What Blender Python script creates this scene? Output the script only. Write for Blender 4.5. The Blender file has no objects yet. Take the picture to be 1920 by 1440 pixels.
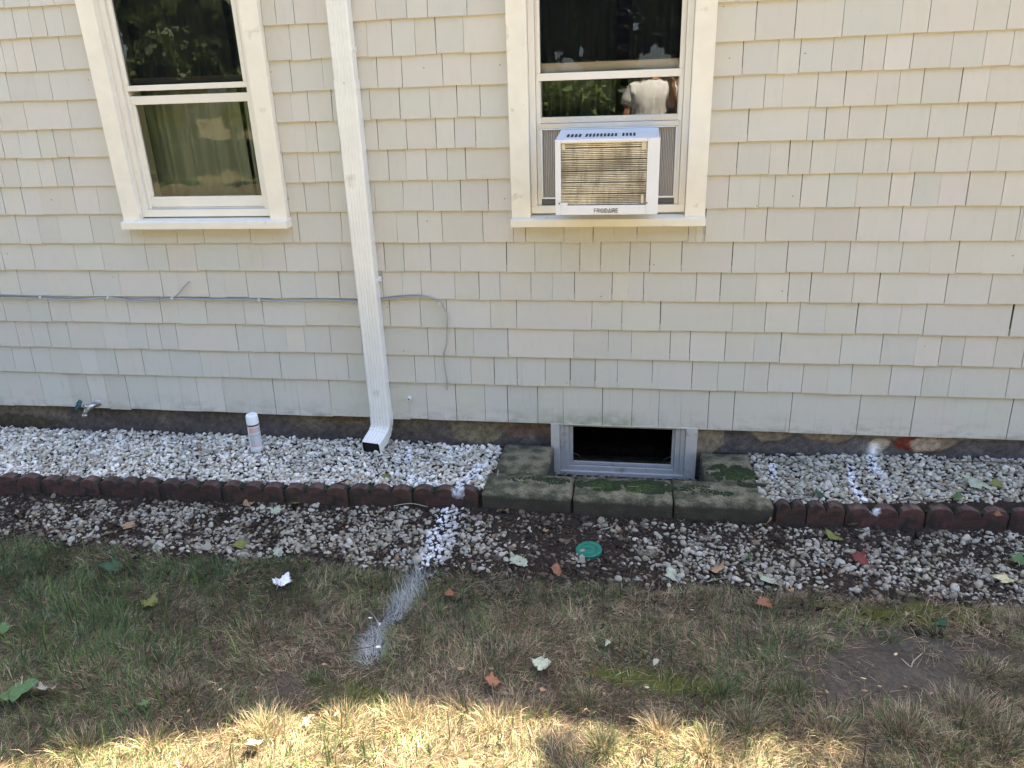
import bpy, bmesh, math, random
import numpy as np
from mathutils import Vector, Matrix
random.seed(7); rng = np.random.default_rng(11)
R = math.radians
S = bpy.context.scene
COL = S.collection

# ------------------------------------------------------------------ camera, sky, sun, exposure
CAM = np.array([0.0, -3.756, 1.974]); F = 1398.0; PP = np.array([960.0, 720.0])
M3 = np.array([[0.9876862277545843, 0.02646805809933194, -0.15419259840981323],
               [0.15298235329105817, -0.3696903874180243, 0.9164744497432763],
               [-0.032746222460757375, -0.9287779386651911, -0.36918725000111946]])
cam = bpy.data.cameras.new('camera'); cam_o = bpy.data.objects.new('camera', cam); COL.objects.link(cam_o)
cam.sensor_width = 36; cam.lens = F / 1920 * 36; cam.clip_start = 0.02; cam.clip_end = 400
rt, up, bk = M3[:, 0], -M3[:, 1], -M3[:, 2]
cam_o.matrix_world = Matrix(((rt[0], up[0], bk[0], CAM[0]), (rt[1], up[1], bk[1], CAM[1]), (rt[2], up[2], bk[2], CAM[2]), (0, 0, 0, 1)))
S.camera = cam_o
SUN_EL, SUN_AZ = 60.0, 40.0            # azimuth measured from +Y (behind the house) towards +X
sdir = Vector((math.sin(R(SUN_AZ)) * math.cos(R(SUN_EL)), math.cos(R(SUN_AZ)) * math.cos(R(SUN_EL)), math.sin(R(SUN_EL))))
w = bpy.data.worlds.new('World'); S.world = w; w.use_nodes = True
nt = w.node_tree; nt.nodes.clear()
sky = nt.nodes.new('ShaderNodeTexSky'); sky.sky_type = 'NISHITA'; sky.sun_disc = False
sky.sun_elevation = R(SUN_EL); sky.sun_rotation = R(SUN_AZ); sky.air_density = 0.8; sky.dust_density = 2.5; sky.ozone_density = 0.4
bg = nt.nodes.new('ShaderNodeBackground'); bg.inputs[1].default_value = 0.086
wo = nt.nodes.new('ShaderNodeOutputWorld'); nt.links.new(sky.outputs[0], bg.inputs[0]); nt.links.new(bg.outputs[0], wo.inputs[0])
sl = bpy.data.lights.new('sun', 'SUN'); sl.energy = 5.0; sl.angle = R(0.6); sl.color = (1.0, 0.86, 0.60)
so = bpy.data.objects.new('sun', sl); COL.objects.link(so)
so.rotation_euler = sdir.to_track_quat('Z', 'Y').to_euler()
S.view_settings.view_transform = 'Standard'; S.view_settings.look = 'None'; S.view_settings.gamma = 1
S.view_settings.exposure = 3.26
S.cycles.max_bounces = 8; S.cycles.transparent_max_bounces = 12
S.cycles.sample_clamp_indirect = 6

# ------------------------------------------------------------------ calibration helpers: a pixel of the photograph seen on a real surface
def ray(px, py): return M3 @ np.array([px - PP[0], py - PP[1], F])
def onw(px, py, y=0.0):
    r = ray(px, py); t = (y - CAM[1]) / r[1]; p = CAM + t * r; return float(p[0]), float(p[2])
def ong(px, py, z=0.0):
    r = ray(px, py); t = (z - CAM[2]) / r[2]; p = CAM + t * r; return float(p[0]), float(p[1])
def row_x(px, z, y=0.0):               # X of the wall point at height z seen at column px
    def f(X):
        c = M3.T @ (np.array([X, y, z]) - CAM); return PP[0] + F * c[0] / c[2]
    a, b = -9.0, 6.0
    for _ in range(40):
        m = (a + b) / 2
        if f(m) < px: a = m
        else: b = m
    return (a + b) / 2

# ------------------------------------------------------------------ noise (numpy)
def vnoise(x, y, s, seed=0):
    x = np.asarray(x, float) / s + 100; y = np.asarray(y, float) / s + 100
    xi = np.floor(x).astype(int); yi = np.floor(y).astype(int); fx = x - xi; fy = y - yi
    fx = fx * fx * (3 - 2 * fx); fy = fy * fy * (3 - 2 * fy)
    def h(a, b):
        n = (a * 374761393 + b * 668265263 + seed * 974711) & 0x7fffffff
        n = ((n ^ (n >> 13)) * 1274126177) & 0x7fffffff
        return ((n ^ (n >> 16)) & 0xffff) / 65535.0
    return (h(xi, yi) * (1 - fx) + h(xi + 1, yi) * fx) * (1 - fy) + (h(xi, yi + 1) * (1 - fx) + h(xi + 1, yi + 1) * fx) * fy
def fbm(x, y, s, seed=0, o=3):
    v = 0; a = 1; t = 0
    for k in range(o): v = v + a * vnoise(x, y, s / 2 ** k, seed + k); t += a; a *= .5
    return v / t
def sstep(a, b, x): t = np.clip((np.asarray(x, float) - a) / (b - a), 0, 1); return t * t * (3 - 2 * t)

# ------------------------------------------------------------------ materials
def mat(name, col=(.5, .5, .5), rough=.6, metal=0.0, var=0.0, vscale=8.0, bump=0.0, bscale=40.0, attr=False, stretch=None, spec=.5, coat=0.0, col2=None, cthr=(.45, .6), cscale=3.0, trans=0):
    m = bpy.data.materials.new(name); m.use_nodes = True; n = m.node_tree.nodes; l = m.node_tree.links
    b = n['Principled BSDF']; b.inputs['Roughness'].default_value = rough; b.inputs['Metallic'].default_value = metal
    b.inputs['Specular IOR Level'].default_value = spec; b.inputs['Coat Weight'].default_value = coat
    tc = n.new('ShaderNodeTexCoord'); co = tc.outputs['Object']
    if stretch:
        mp = n.new('ShaderNodeMapping'); mp.inputs['Scale'].default_value = stretch; l.new(co, mp.inputs[0]); co = mp.outputs[0]
    if attr:
        a = n.new('ShaderNodeAttribute'); a.attribute_name = 'col'; c = a.outputs['Color']
    else:
        rgb = n.new('ShaderNodeRGB'); rgb.outputs[0].default_value = (*col, 1); c = rgb.outputs[0]
    if col2:
        nz = n.new('ShaderNodeTexNoise'); nz.inputs['Scale'].default_value = cscale; nz.inputs['Detail'].default_value = 8; l.new(co, nz.inputs['Vector'])
        mr = n.new('ShaderNodeMapRange'); mr.inputs[1].default_value = cthr[0]; mr.inputs[2].default_value = cthr[1]; l.new(nz.outputs[0], mr.inputs[0])
        mx = n.new('ShaderNodeMixRGB'); mx.inputs[2].default_value = (*col2, 1); l.new(mr.outputs[0], mx.inputs[0]); l.new(c, mx.inputs[1]); c = mx.outputs[0]
    if var:
        nz = n.new('ShaderNodeTexNoise'); nz.inputs['Scale'].default_value = vscale; nz.inputs['Detail'].default_value = 6; l.new(co, nz.inputs['Vector'])
        mr = n.new('ShaderNodeMapRange'); mr.inputs[1].default_value = .3; mr.inputs[2].default_value = .7; mr.inputs[3].default_value = 1 - var; mr.inputs[4].default_value = 1 + var; l.new(nz.outputs[0], mr.inputs[0])
        mx = n.new('ShaderNodeVectorMath'); mx.operation = 'SCALE'; l.new(c, mx.inputs[0]); l.new(mr.outputs[0], mx.inputs['Scale']); c = mx.outputs[0]
    l.new(c, b.inputs['Base Color'])
    if bump:
        nz = n.new('ShaderNodeTexNoise'); nz.inputs['Scale'].default_value = bscale; nz.inputs['Detail'].default_value = 6; l.new(co, nz.inputs['Vector'])
        bp = n.new('ShaderNodeBump'); bp.inputs['Strength'].default_value = 1; bp.inputs['Distance'].default_value = bump; l.new(nz.outputs[0], bp.inputs['Height']); l.new(bp.outputs[0], b.inputs['Normal'])
    if trans:
        tr = n.new('ShaderNodeBsdfTranslucent'); l.new(c, tr.inputs[0]); ms = n.new('ShaderNodeMixShader'); ms.inputs[0].default_value = trans
        l.new(b.outputs[0], ms.inputs[1]); l.new(tr.outputs[0], ms.inputs[2]); l.new(ms.outputs[0], n['Material Output'].inputs[0])
    return m

# ------------------------------------------------------------------ mesh helpers
class MB:
    def __init__(s): s.v = []; s.f = []; s.c = []
    def add(s, vs, fs, col=None):
        o = len(s.v); s.v += [tuple(map(float, p)) for p in vs]; s.f += [tuple(i + o for i in f) for f in fs]
        s.c += [col] * len(fs); return s
    def box(s, x0, x1, y0, y1, z0, z1, col=None):
        return s.add([(x0, y0, z0), (x1, y0, z0), (x1, y1, z0), (x0, y1, z0), (x0, y0, z1), (x1, y0, z1), (x1, y1, z1), (x0, y1, z1)],
                     [(3, 2, 1, 0), (4, 5, 6, 7), (0, 1, 5, 4), (1, 2, 6, 5), (2, 3, 7, 6), (3, 0, 4, 7)], col)
    def prism(s, pts, y0, y1, col=None):          # outline in x,z extruded along y
        n = len(pts); vs = [(x, y0, z) for x, z in pts] + [(x, y1, z) for x, z in pts]
        return s.add(vs, [tuple(range(n)), tuple(range(2 * n - 1, n - 1, -1))] + [(i, i + n, (i + 1) % n + n, (i + 1) % n) for i in range(n)], col)
    def tube(s, pts, r, n=8, col=None, cap=True):
        pts = [Vector(p) for p in pts]; rs = r if isinstance(r, (list, tuple)) else [r] * len(pts); vs = []; fs = []
        u = None
        for i, p in enumerate(pts):
            t = (pts[min(i + 1, len(pts) - 1)] - pts[max(i - 1, 0)]).normalized()
            if u is None: u = t.orthogonal().normalized()
            u = (u - t * u.dot(t)); u = u.normalized() if u.length > 1e-6 else t.orthogonal().normalized(); w_ = t.cross(u)
            vs += [p + (u * math.cos(2 * math.pi * k / n) + w_ * math.sin(2 * math.pi * k / n)) * rs[i] for k in range(n)]
        for i in range(len(pts) - 1):
            for k in range(n):
                a = i * n + k; b = i * n + (k + 1) % n; fs.append((a, b, b + n, a + n))
        if cap: fs += [tuple(range(n - 1, -1, -1)), tuple(range((len(pts) - 1) * n, len(pts) * n))]
        return s.add(vs, fs, col)
    def lathe(s, prof, n=32, M=None, col=None, cap=True):
        vs = [Vector((r * math.cos(2 * math.pi * k / n), r * math.sin(2 * math.pi * k / n), z)) for r, z in prof for k in range(n)]
        if M: vs = [M @ v for v in vs]
        fs = [(i * n + k, i * n + (k + 1) % n, (i + 1) * n + (k + 1) % n, (i + 1) * n + k) for i in range(len(prof) - 1) for k in range(n)]
        if cap: fs += [tuple(range(n - 1, -1, -1)), tuple(range((len(prof) - 1) * n, len(prof) * n))]
        return s.add(vs, fs, col)
    def build(s, name, m, parent=None, smooth=False, bevel=0, seg=2):
        me = bpy.data.meshes.new(name); me.from_pydata(s.v, [], s.f)
        if any(c is not None for c in s.c):
            a = me.color_attributes.new('col', 'FLOAT_COLOR', 'CORNER'); arr = []
            for f, c in zip(s.f, s.c): arr += list((*(c or (1, 1, 1)), 1)) * len(f)
            a.data.foreach_set('color', arr)
        me.materials.append(m); o = bpy.data.objects.new(name, me); COL.objects.link(o)
        if smooth: me.polygons.foreach_set('use_smooth', [True] * len(me.polygons))
        if bevel:
            b = o.modifiers.new('bevel', 'BEVEL'); b.width = bevel; b.segments = seg; b.limit_method = 'ANGLE'; b.angle_limit = R(40); b.use_clamp_overlap = True
            b.harden_normals = False
        if parent is not None:
            o.parent = parent; o.matrix_parent_inverse = parent.matrix_basis.inverted()
        return o
def npmesh(name, V, Fa, m, colv=None, parent=None, smooth=False):      # arrays: V (n,3), Fa (k,3|4), colv per vertex
    me = bpy.data.meshes.new(name); k = Fa.shape[1]
    me.vertices.add(len(V)); me.vertices.foreach_set('co', np.ascontiguousarray(V, np.float32).ravel())
    me.loops.add(Fa.size); me.loops.foreach_set('vertex_index', np.ascontiguousarray(Fa, np.int32).ravel())
    me.polygons.add(len(Fa)); me.polygons.foreach_set('loop_start', np.arange(len(Fa), dtype=np.int32) * k)
    me.polygons.foreach_set('loop_total', np.full(len(Fa), k, np.int32))
    if smooth: me.polygons.foreach_set('use_smooth', np.ones(len(Fa), bool))
    me.update(calc_edges=True)
    if colv is not None:
        a = me.color_attributes.new('col', 'FLOAT_COLOR', 'POINT'); c = np.ones((len(V), 4), np.float32); c[:, :3] = colv; a.data.foreach_set('color', c.ravel())
    me.materials.append(m); o = bpy.data.objects.new(name, me); COL.objects.link(o)
    if parent is not None:
        o.parent = parent; o.matrix_parent_inverse = parent.matrix_basis.inverted()
    return o
def empty(name, loc=(0, 0, 0), rot=(0, 0, 0)):
    o = bpy.data.objects.new(name, None); COL.objects.link(o); o.location = loc; o.rotation_euler = rot; o.empty_display_size = .05; return o
def tag(o, label, cat, group=None):
    o['label'] = label; o['category'] = cat
    if group: o['group'] = group
    return o
def copy_thing(o, loc, rot=None, scale=None):
    c = o.copy(); COL.objects.link(c); c.location = loc
    if rot is not None: c.rotation_euler = rot
    if scale is not None: c.scale = scale
    for ch in list(o.children):
        d = ch.copy(); COL.objects.link(d); d.parent = c
        for g in list(ch.children):
            e = g.copy(); COL.objects.link(e); e.parent = d
    return c

# ------------------------------------------------------------------ ground shape
def edge_y(x):    # front foot of the edging row
    return np.interp(x, [-6, -3.39, -1.86, -.72, .70, .82, 1.77, 5], [-.80, -.661, -.595, -.56, -.56, -.562, -.50, -.40])
def lawn_y(x):
    return np.interp(x, [-6, -3.2, -2.6, -2.0, -1.2, -.5, .2, .9, 1.7, 5], [-1.05, -1.04, -1.08, -1.13, -1.12, -1.10, -1.13, -1.10, -1.06, -1.05]) + (vnoise(x, 0 * np.asarray(x), .16, 5) - .5) * .10
def height(x, y):
    x = np.asarray(x, float); y = np.asarray(y, float)
    e = edge_y(x)
    bed = np.interp(x, [-6, -1.2, -.7, .65, 1.2, 2.2, 6], [.068, .07, .075, .085, .10, .125, .15]) - .012 + .010 * np.clip(-y / .5, 0, 1)
    bed = bed + (fbm(x, y, .25, 3) - .5) * .02
    well = (x > -.42) & (x < .40) & (y > -.335)
    bed = np.where(well, -.085, bed)
    low = (fbm(x, y, .35, 8) - .5) * .03 - .008 + .012 * sstep(-.70, -.60, y)
    lawn = (fbm(x, y, .40, 21) - .5) * .075 + (fbm(x, y, .12, 25) - .5) * .012 + .012
    lawn = lawn + .40 * sstep(-2.3, -3.9, y)
    ly = lawn_y(x)
    t = sstep(.04, -.04, y - ly)
    front = low * (1 - t) + lawn * t
    u = sstep(-.012, .012, y - (e + .03))
    z = front * (1 - u) + bed * u
    return z
def spread(a, b, step, far, g=1.35):
    mid = list(np.arange(a, b, step)); s = step; L = []; p = a
    while p > -far: s *= g; p -= s; L.append(p)
    s = step; Rr = []; p = mid[-1]
    while p < far: s *= g; p += s; Rr.append(p)
    return np.array(L[::-1] + mid + Rr)
gx = spread(-4.6, 3.4, .02, 70); gy = spread(-4.2, .12, .018, 70)
GX, GY = np.meshgrid(gx, gy); GZ = height(GX, GY)
GZ = np.where(GY > .06, -.12, GZ)
# bare soil and moss masks in world space
def soft_spot(x, y, px, py, rx, ry):
    cx, cy = ong(px, py); return np.exp(-(((x - cx) / rx) ** 2 + ((y - cy) / ry) ** 2))
def bare(x, y):
    b = 1.25 * soft_spot(x, y, 1640, 1265, .34, .17) + .8 * soft_spot(x, y, 1760, 1210, .25, .10) + .85 * soft_spot(x, y, 1600, 1120, .45, .05) + .9 * soft_spot(x, y, 490, 1300, .10, .05) \
        + .8 * soft_spot(x, y, 1060, 1385, .09, .11) + .6 * soft_spot(x, y, 600, 1290, .20, .09) + .7 * soft_spot(x, y, 950, 1100, .2, .05) + .9 * soft_spot(x, y, 1330, 1100, .3, .04) + .5 * soft_spot(x, y, 870, 1130, .2, .05)  # one spot bares soil to darken a shadow notch by the sunlit grass
    return b + (fbm(x, y, .10, 33) - .5) * .9
def mossy(x, y):
    b = 1.3 * soft_spot(x, y, 1830, 1130, .26, .08) + 1.2 * soft_spot(x, y, 1700, 1160, .26, .06) + .7 * soft_spot(x, y, 640, 1300, .22, .10) + .6 * soft_spot(x, y, 440, 1052, .12, .03) + .7 * soft_spot(x, y, 1180, 1265, .22, .07) \
        + .5 * soft_spot(x, y, 1450, 1140, .2, .05) + .6 * soft_spot(x, y, 1300, 1290, .16, .08) + .5 * soft_spot(x, y, 1880, 1220, .12, .06) + .5 * soft_spot(x, y, 20, 1290, .2, .1)
    return b + (fbm(x, y, .08, 37) - .5) * .8
soil = np.array([.030, .022, .017]); straw = np.array([.10, .078, .048]); mossc = np.array([.075, .085, .018])
t_lawn = sstep(.03, -.03, GY - lawn_y(GX))[..., None]
B = sstep(.15, .9, bare(GX, GY))[..., None]; Mo = sstep(.35, .7, mossy(GX, GY))[..., None]
nn = (.7 + .6 * fbm(GX, GY, .05, 41))[..., None]
lawncol = (soil * 1.5 * (1 - .35) + straw * .35) * (1 - Mo) + mossc * Mo
lawncol = lawncol * (1 - B) + np.array([.060, .050, .040]) * B
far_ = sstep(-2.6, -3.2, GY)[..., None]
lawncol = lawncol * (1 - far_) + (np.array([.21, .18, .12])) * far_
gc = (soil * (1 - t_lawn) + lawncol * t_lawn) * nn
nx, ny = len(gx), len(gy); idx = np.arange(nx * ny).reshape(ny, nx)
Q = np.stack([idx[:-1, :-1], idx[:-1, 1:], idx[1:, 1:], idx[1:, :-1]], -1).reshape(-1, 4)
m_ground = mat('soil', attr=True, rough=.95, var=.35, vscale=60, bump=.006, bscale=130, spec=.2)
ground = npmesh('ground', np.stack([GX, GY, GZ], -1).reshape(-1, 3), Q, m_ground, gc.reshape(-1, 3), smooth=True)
ground['kind'] = 'structure'

# ------------------------------------------------------------------ painted marks (white marking spray): world space distance to the sprayed lines
def seg_d(x, y, pts):
    d = np.full(np.shape(x), 9.0)
    for (ax, ay), (bx, by) in zip(pts[:-1], pts[1:]):
        vx, vy = bx - ax, by - ay; t = np.clip(((x - ax) * vx + (y - ay) * vy) / (vx * vx + vy * vy + 1e-9), 0, 1)
        d = np.minimum(d, np.hypot(x - ax - t * vx, y - ay - t * vy))
    return d
P_ = lambda z, *a: [ong(px, py, z) for px, py in a]
LINES = [(P_(.08, (768, 840), (762, 862)), .025, .8), (P_(.08, (745, 885), (820, 915), (862, 922)), .028, .55), (P_(.08, (905, 870), (872, 900), (860, 922)), .028, .8),
         (P_(.0, (835, 960), (815, 1010), (805, 1060), (775, 1105)), .042, .72), (P_(.03, (775, 1100), (735, 1150), (700, 1185), (695, 1225)), .048, .78), (P_(0, (850, 965), (812, 1045)), .07, .4),
         (P_(.1, (1633, 858), (1636, 880), (1655, 890)), .022, .9), (P_(.1, (1595, 872), (1598, 905), (1612, 935), (1636, 958)), .018, .9), (P_(.1, (1650, 895), (1665, 925)), .032, .3), (P_(.1, (1448, 862), (1453, 897)), .020, .9)]
def painted(x, y):
    p = np.zeros(np.shape(x))
    for pts, wd, st in LINES: p = np.maximum(p, st * (1 - sstep(.45, 1.35, seg_d(x, y, pts) / wd)))
    return p

# ------------------------------------------------------------------ gravel
def ico(sub):
    bm = bmesh.new(); bmesh.ops.create_icosphere(bm, subdivisions=sub, radius=1); V = np.array([v.co[:] for v in bm.verts]); Fc = np.array([[v.index for v in f.verts] for f in bm.faces]); bm.free(); return V, Fc
IV, IF = ico(3)
shapes = []
for k in range(20):
    V = IV.copy()
    for _ in range(random.randint(5, 9)):      # flatten against random planes: a worn, broken pebble
        n = rng.normal(size=3); n /= np.linalg.norm(n); d = random.uniform(.5, .9); q = V @ n
        V = V - n * (np.maximum(q - d, 0) * .9)[:, None]
    shapes.append(V)
# lighter version of the shapes
IV2, IF2 = ico(2); shapes2 = []
for k in range(20):
    V = IV2.copy()
    for _ in range(random.randint(4, 8)):
        n = rng.normal(size=3); n /= np.linalg.norm(n); d = random.uniform(.5, .9); q = V @ n
        V = V - n * (np.maximum(q - d, 0) * .9)[:, None]
    shapes2.append(V)
def rotm(ax, ay, az):
    ca, sa, cb, sb, cc, sc = np.cos(ax), np.sin(ax), np.cos(ay), np.sin(ay), np.cos(az), np.sin(az); o = np.ones_like(ca); z = 0 * o
    Rx = np.stack([o, z, z, z, ca, -sa, z, sa, ca], -1).reshape(-1, 3, 3); Ry = np.stack([cb, z, sb, z, o, z, -sb, z, cb], -1).reshape(-1, 3, 3); Rz = np.stack([cc, -sc, z, sc, cc, z, z, z, o], -1).reshape(-1, 3, 3)
    return Rz @ Ry @ Rx
def gravel(name, X, Y, Z, size, tint, label, tilt=.45):
    n = len(X); which = rng.integers(0, 20, n); base = np.stack([shapes2[k] for k in range(20)])[which]
    sc = np.stack([size * rng.uniform(.85, 1.35, n), size * rng.uniform(.65, 1.0, n), size * rng.uniform(.42, .75, n)], -1)
    Rm = rotm(rng.normal(0, tilt, n), rng.normal(0, tilt, n), rng.uniform(0, 6.28, n))
    V = np.einsum('nij,nkj->nki', Rm, base * sc[:, None, :]) + np.stack([X, Y, Z], -1)[:, None, :]
    pal = np.array([[.62, .60, .55], [.50, .48, .42], [.40, .375, .32], [.70, .69, .66], [.30, .285, .26], [.46, .42, .33], [.36, .29, .22], [.56, .57, .55], [.22, .20, .18]])
    pr = np.array([.22, .2, .14, .14, .09, .09, .03, .07, .02]); c = pal[rng.choice(9, n, p=pr)] * rng.uniform(.82, 1.1, (n, 1)) * tint
    wet = fbm(X, Y, .3, 55); c = c * (1 - .18 * sstep(.5, .7, wet))[:, None]
    pv = painted(V[..., 0], V[..., 1]); pv = pv * sstep(-.35, .5, (V[..., 2] - Z[:, None]) / (sc[:, 2:3])) * (.55 + .75 * rng.random((n, 1)))
    cc = np.repeat(c[:, None, :], V.shape[1], 1); pv = np.clip(pv, 0, 1)[..., None]; cc = cc * (1 - pv) + np.array([.80, .82, .88]) * pv
    Fc = (IF2[None] + (np.arange(n) * len(IV2))[:, None, None]).reshape(-1, 3)
    o = npmesh(name, V.reshape(-1, 3), Fc, m_stone, cc.reshape(-1, 3), smooth=True); o['kind'] = 'stuff'; tag(o, label, 'gravel'); return o
m_stone = mat('stone', attr=True, rough=.75, var=.12, vscale=90, bump=.0012, bscale=300, spec=.35)
def jgrid(x0, x1, y0, y1, s):
    a, b = np.meshgrid(np.arange(x0, x1, s), np.arange(y0, y1, s * .86)); a = a + (np.arange(a.shape[0]) % 2)[:, None] * s / 2
    a = a.ravel() + rng.uniform(-.36, .36, a.size) * s; b = b.ravel() + rng.uniform(-.36, .36, b.size) * s; return a, b
def upper_ok(x, y): return (y > edge_y(x) + .065) & (y < .025) & ~((x > -.70) & (x < .655))
Xs, Ys, Zs, Ss = [], [], [], []
for s, dz, keep, sz in ((.020, -.004, 1, .0118), (.0235, .007, .8, .0124), (.037, .016, .35, .0128)):
    x, y = jgrid(-4.7, 3.4, -.75, .03, s); k = upper_ok(x, y) & (rng.random(len(x)) < keep); x, y = x[k], y[k]
    Xs.append(x); Ys.append(y); Zs.append(height(x, y) + dz + rng.uniform(-.004, .004, len(x))); Ss.append(rng.gamma(18, 1 / 18., len(x)) * sz)
X, Y, Z, Sz = map(np.concatenate, (Xs, Ys, Zs, Ss))
tint = np.where((X < -.7)[:, None], np.array([1.2, 1.17, 1.12]), np.array([.80, .76, .69]))  # left bed paler: sky light put into the pebble tint
gravel('upper_gravel', X, Y, Z, Sz, tint, 'pale rounded pebbles filling the raised bed along the foundation')
Xs, Ys, Zs, Ss = [], [], [], []
def low_density(x, y):
    d = .66 - .45 * sstep(-2.2, -3.4, x) - 1.0 * soft_spot(x, y, 1090, 1010, .23, .17) - .9 * soft_spot(x, y, 1060, 1070, .30, .09) - .8 * soft_spot(x, y, 960, 985, .13, .08) - .7 * soft_spot(x, y, 470, 935, .5, .05) - .55 * soft_spot(x, y, 300, 1000, .3, .04) \
        - .5 * soft_spot(x, y, 1560, 1080, .12, .06) - .6 * soft_spot(x, y, 1650, 1015, .4, .025)
    d = d - .9 * sstep(lawn_y(x) + .10, lawn_y(x) + .01, y) + (fbm(x, y, .10, 61) - .5) * 1.9
    d = d - .6 * sstep(edge_y(x) - .09, edge_y(x) - .02, y)
    return d
for s, dz, sz, k0 in ((.0215, .000, .0115, 1.0), (.040, .008, .0135, .4), (.011, -.003, .0050, .22)):
    x, y = jgrid(-4.7, 3.4, -1.25, -.5, s); k = (y < edge_y(x) - .012) & (y > lawn_y(x) - .05) & (rng.random(len(x)) < low_density(x, y) * k0)
    x, y = x[k], y[k]; Xs.append(x); Ys.append(y); Zs.append(height(x, y) + dz + rng.uniform(-.003, .003, len(x))); Ss.append(rng.gamma(12, 1 / 12., len(x)) * sz)
X, Y, Z, Sz = map(np.concatenate, (Xs, Ys, Zs, Ss))
x, y = jgrid(-4.7, 3.4, -1.25, -.5, .020); k = (y < edge_y(x) - .015) & (y > lawn_y(x) - .03) & (rng.random(len(x)) < .45 + .5 * (fbm(x, y, .18, 66) - .5)); x, y = x[k], y[k]
gravel('dirty_gravel', x, y, height(x, y) - .004, rng.gamma(10, 1 / 10., len(x)) * .0105, np.array([[.26, .21, .17]]), 'soil covered dark pebbles half sunk in the lower bed')
gravel('lower_gravel', X, Y, Z, Sz, np.array([[.60, .57, .51]]), 'loose pale pebbles scattered over dark soil in front of the edging')
x, y = jgrid(-.40, .39, -.33, -.02, .03); k = rng.random(len(x)) < .7; x, y = x[k], y[k]
gravel('well_gravel', x, y, np.full(len(x), -.078), rng.gamma(14, 1 / 14., len(x)) * .013, np.array([[.38, .33, .29]]), 'dark pebbles in the gap below the basement window')

# crumbs of soil and bits of debris on the lower bed
n = 26000; x = rng.uniform(-4.5, 3.2, n); y = rng.uniform(-1.3, -.55, n); k = (y < edge_y(x) - .005); x, y = x[k], y[k]; n = len(x)
tri = rng.normal(size=(n, 4, 3)) * rng.gamma(3, .0014, n)[:, None, None]
V = tri + np.stack([x, y, height(x, y) + .002], -1)[:, None, :]
Fc = (np.array([[0, 1, 2], [0, 2, 3], [0, 3, 1], [1, 3, 2]])[None] + (np.arange(n) * 4)[:, None, None]).reshape(-1, 3)
cc = np.repeat((np.array([[.05, .038, .03], [.09, .065, .045], [.16, .12, .08], [.03, .025, .022]])[rng.choice(4, n, p=[.5, .25, .1, .15])])[:, None], 4, 1)
o = npmesh('soil_crumbs', V.reshape(-1, 3), Fc, m_ground, cc.reshape(-1, 3)); o['kind'] = 'stuff'; tag(o, 'dark crumbs of soil and bark among the lower pebbles', 'debris')

# ------------------------------------------------------------------ grass
m_grass = mat('grass_blade', attr=True, rough=.55, spec=.25, trans=.25)
def blades(name, X, Y, L, W, lean, dirn, col, label, z0=None, droop=1.0):
    n = len(X); K = 4; t = np.linspace(0, 1, K)[None, :]
    z0 = height(X, Y) if z0 is None else z0
    a = lean[:, None] * (1 - droop) + lean[:, None] * droop * t * 1.7       # angle from vertical grows towards the tip
    a = np.minimum(a, 1.75)
    ds = (L / (K - 1))[:, None]; az = dirn[:, None] + rng.normal(0, .35, (n, 1)) * t
    dx = np.sin(a) * np.cos(az) * ds; dy = np.sin(a) * np.sin(az) * ds; dz = np.cos(a) * ds
    z_ = lambda q: np.concatenate([np.zeros((n, 1)), np.cumsum(q[:, :-1], 1)], 1)
    px = X[:, None] + z_(dx); py = Y[:, None] + z_(dy); pz = (z0 - .004)[:, None] + z_(dz)
    pz = np.maximum(pz, (z0 + .001)[:, None] + .004 * t)
    fa = rng.uniform(0, 6.28, n); wx = np.cos(fa)[:, None] * W[:, None] / 2 * (1 - t ** 2 * .92); wy = np.sin(fa)[:, None] * W[:, None] / 2 * (1 - t ** 2 * .92)
    Lf = np.stack([px - wx, py - wy, pz], -1); Rt = np.stack([px + wx, py + wy, pz], -1)
    V = np.stack([Lf, Rt], 2).reshape(n, K * 2, 3)
    q = np.array([[2 * i, 2 * i + 1, 2 * i + 3, 2 * i + 2] for i in range(K - 1)])
    Fc = (q[None] + (np.arange(n) * K * 2)[:, None, None]).reshape(-1, 4)
    pv = painted(X, Y) * (.35 + .8 * rng.random(n)); pv = np.clip(pv, 0, 1)[:, None]
    col = col * (1 - pv) + np.array([.66, .70, .76]) * pv
    o = npmesh(name, V.reshape(-1, 3), Fc, m_grass, np.repeat(col, K * 2, 0)); o['kind'] = 'stuff'; tag(o, label, 'grass'); return o
def greenness(x, y):
    g = .42 + 1.0 * (fbm(x, y, .30, 71) - .5) + .35 * sstep(-.9, -2.2, x) - .10 + .25 * soft_spot(x, y, 100, 1150, .8, .3) + .3 * soft_spot(x, y, 1460, 1300, .18, .1) + .2 * soft_spot(x, y, 680, 1100, .3, .1)
    return g
def density(x, y, kb=1.0):
    d = .85 + .9 * (fbm(x, y, .14, 77) - .5) - 1.05 * kb * sstep(.15, 1.15, bare(x, y) + (fbm(x, y, .05, 79) - .5) * .7) - .55 * sstep(.4, .75, mossy(x, y))
    return np.where(y > lawn_y(x), -1, d)
dry = np.array([[.35, .265, .165], [.25, .18, .12], [.50, .41, .28], [.17, .12, .085], [.31, .26, .18]]); grn = np.array([[.075, .135, .05], [.11, .175, .06], [.05, .095, .042], [.17, .23, .07], [.09, .14, .07]])
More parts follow.
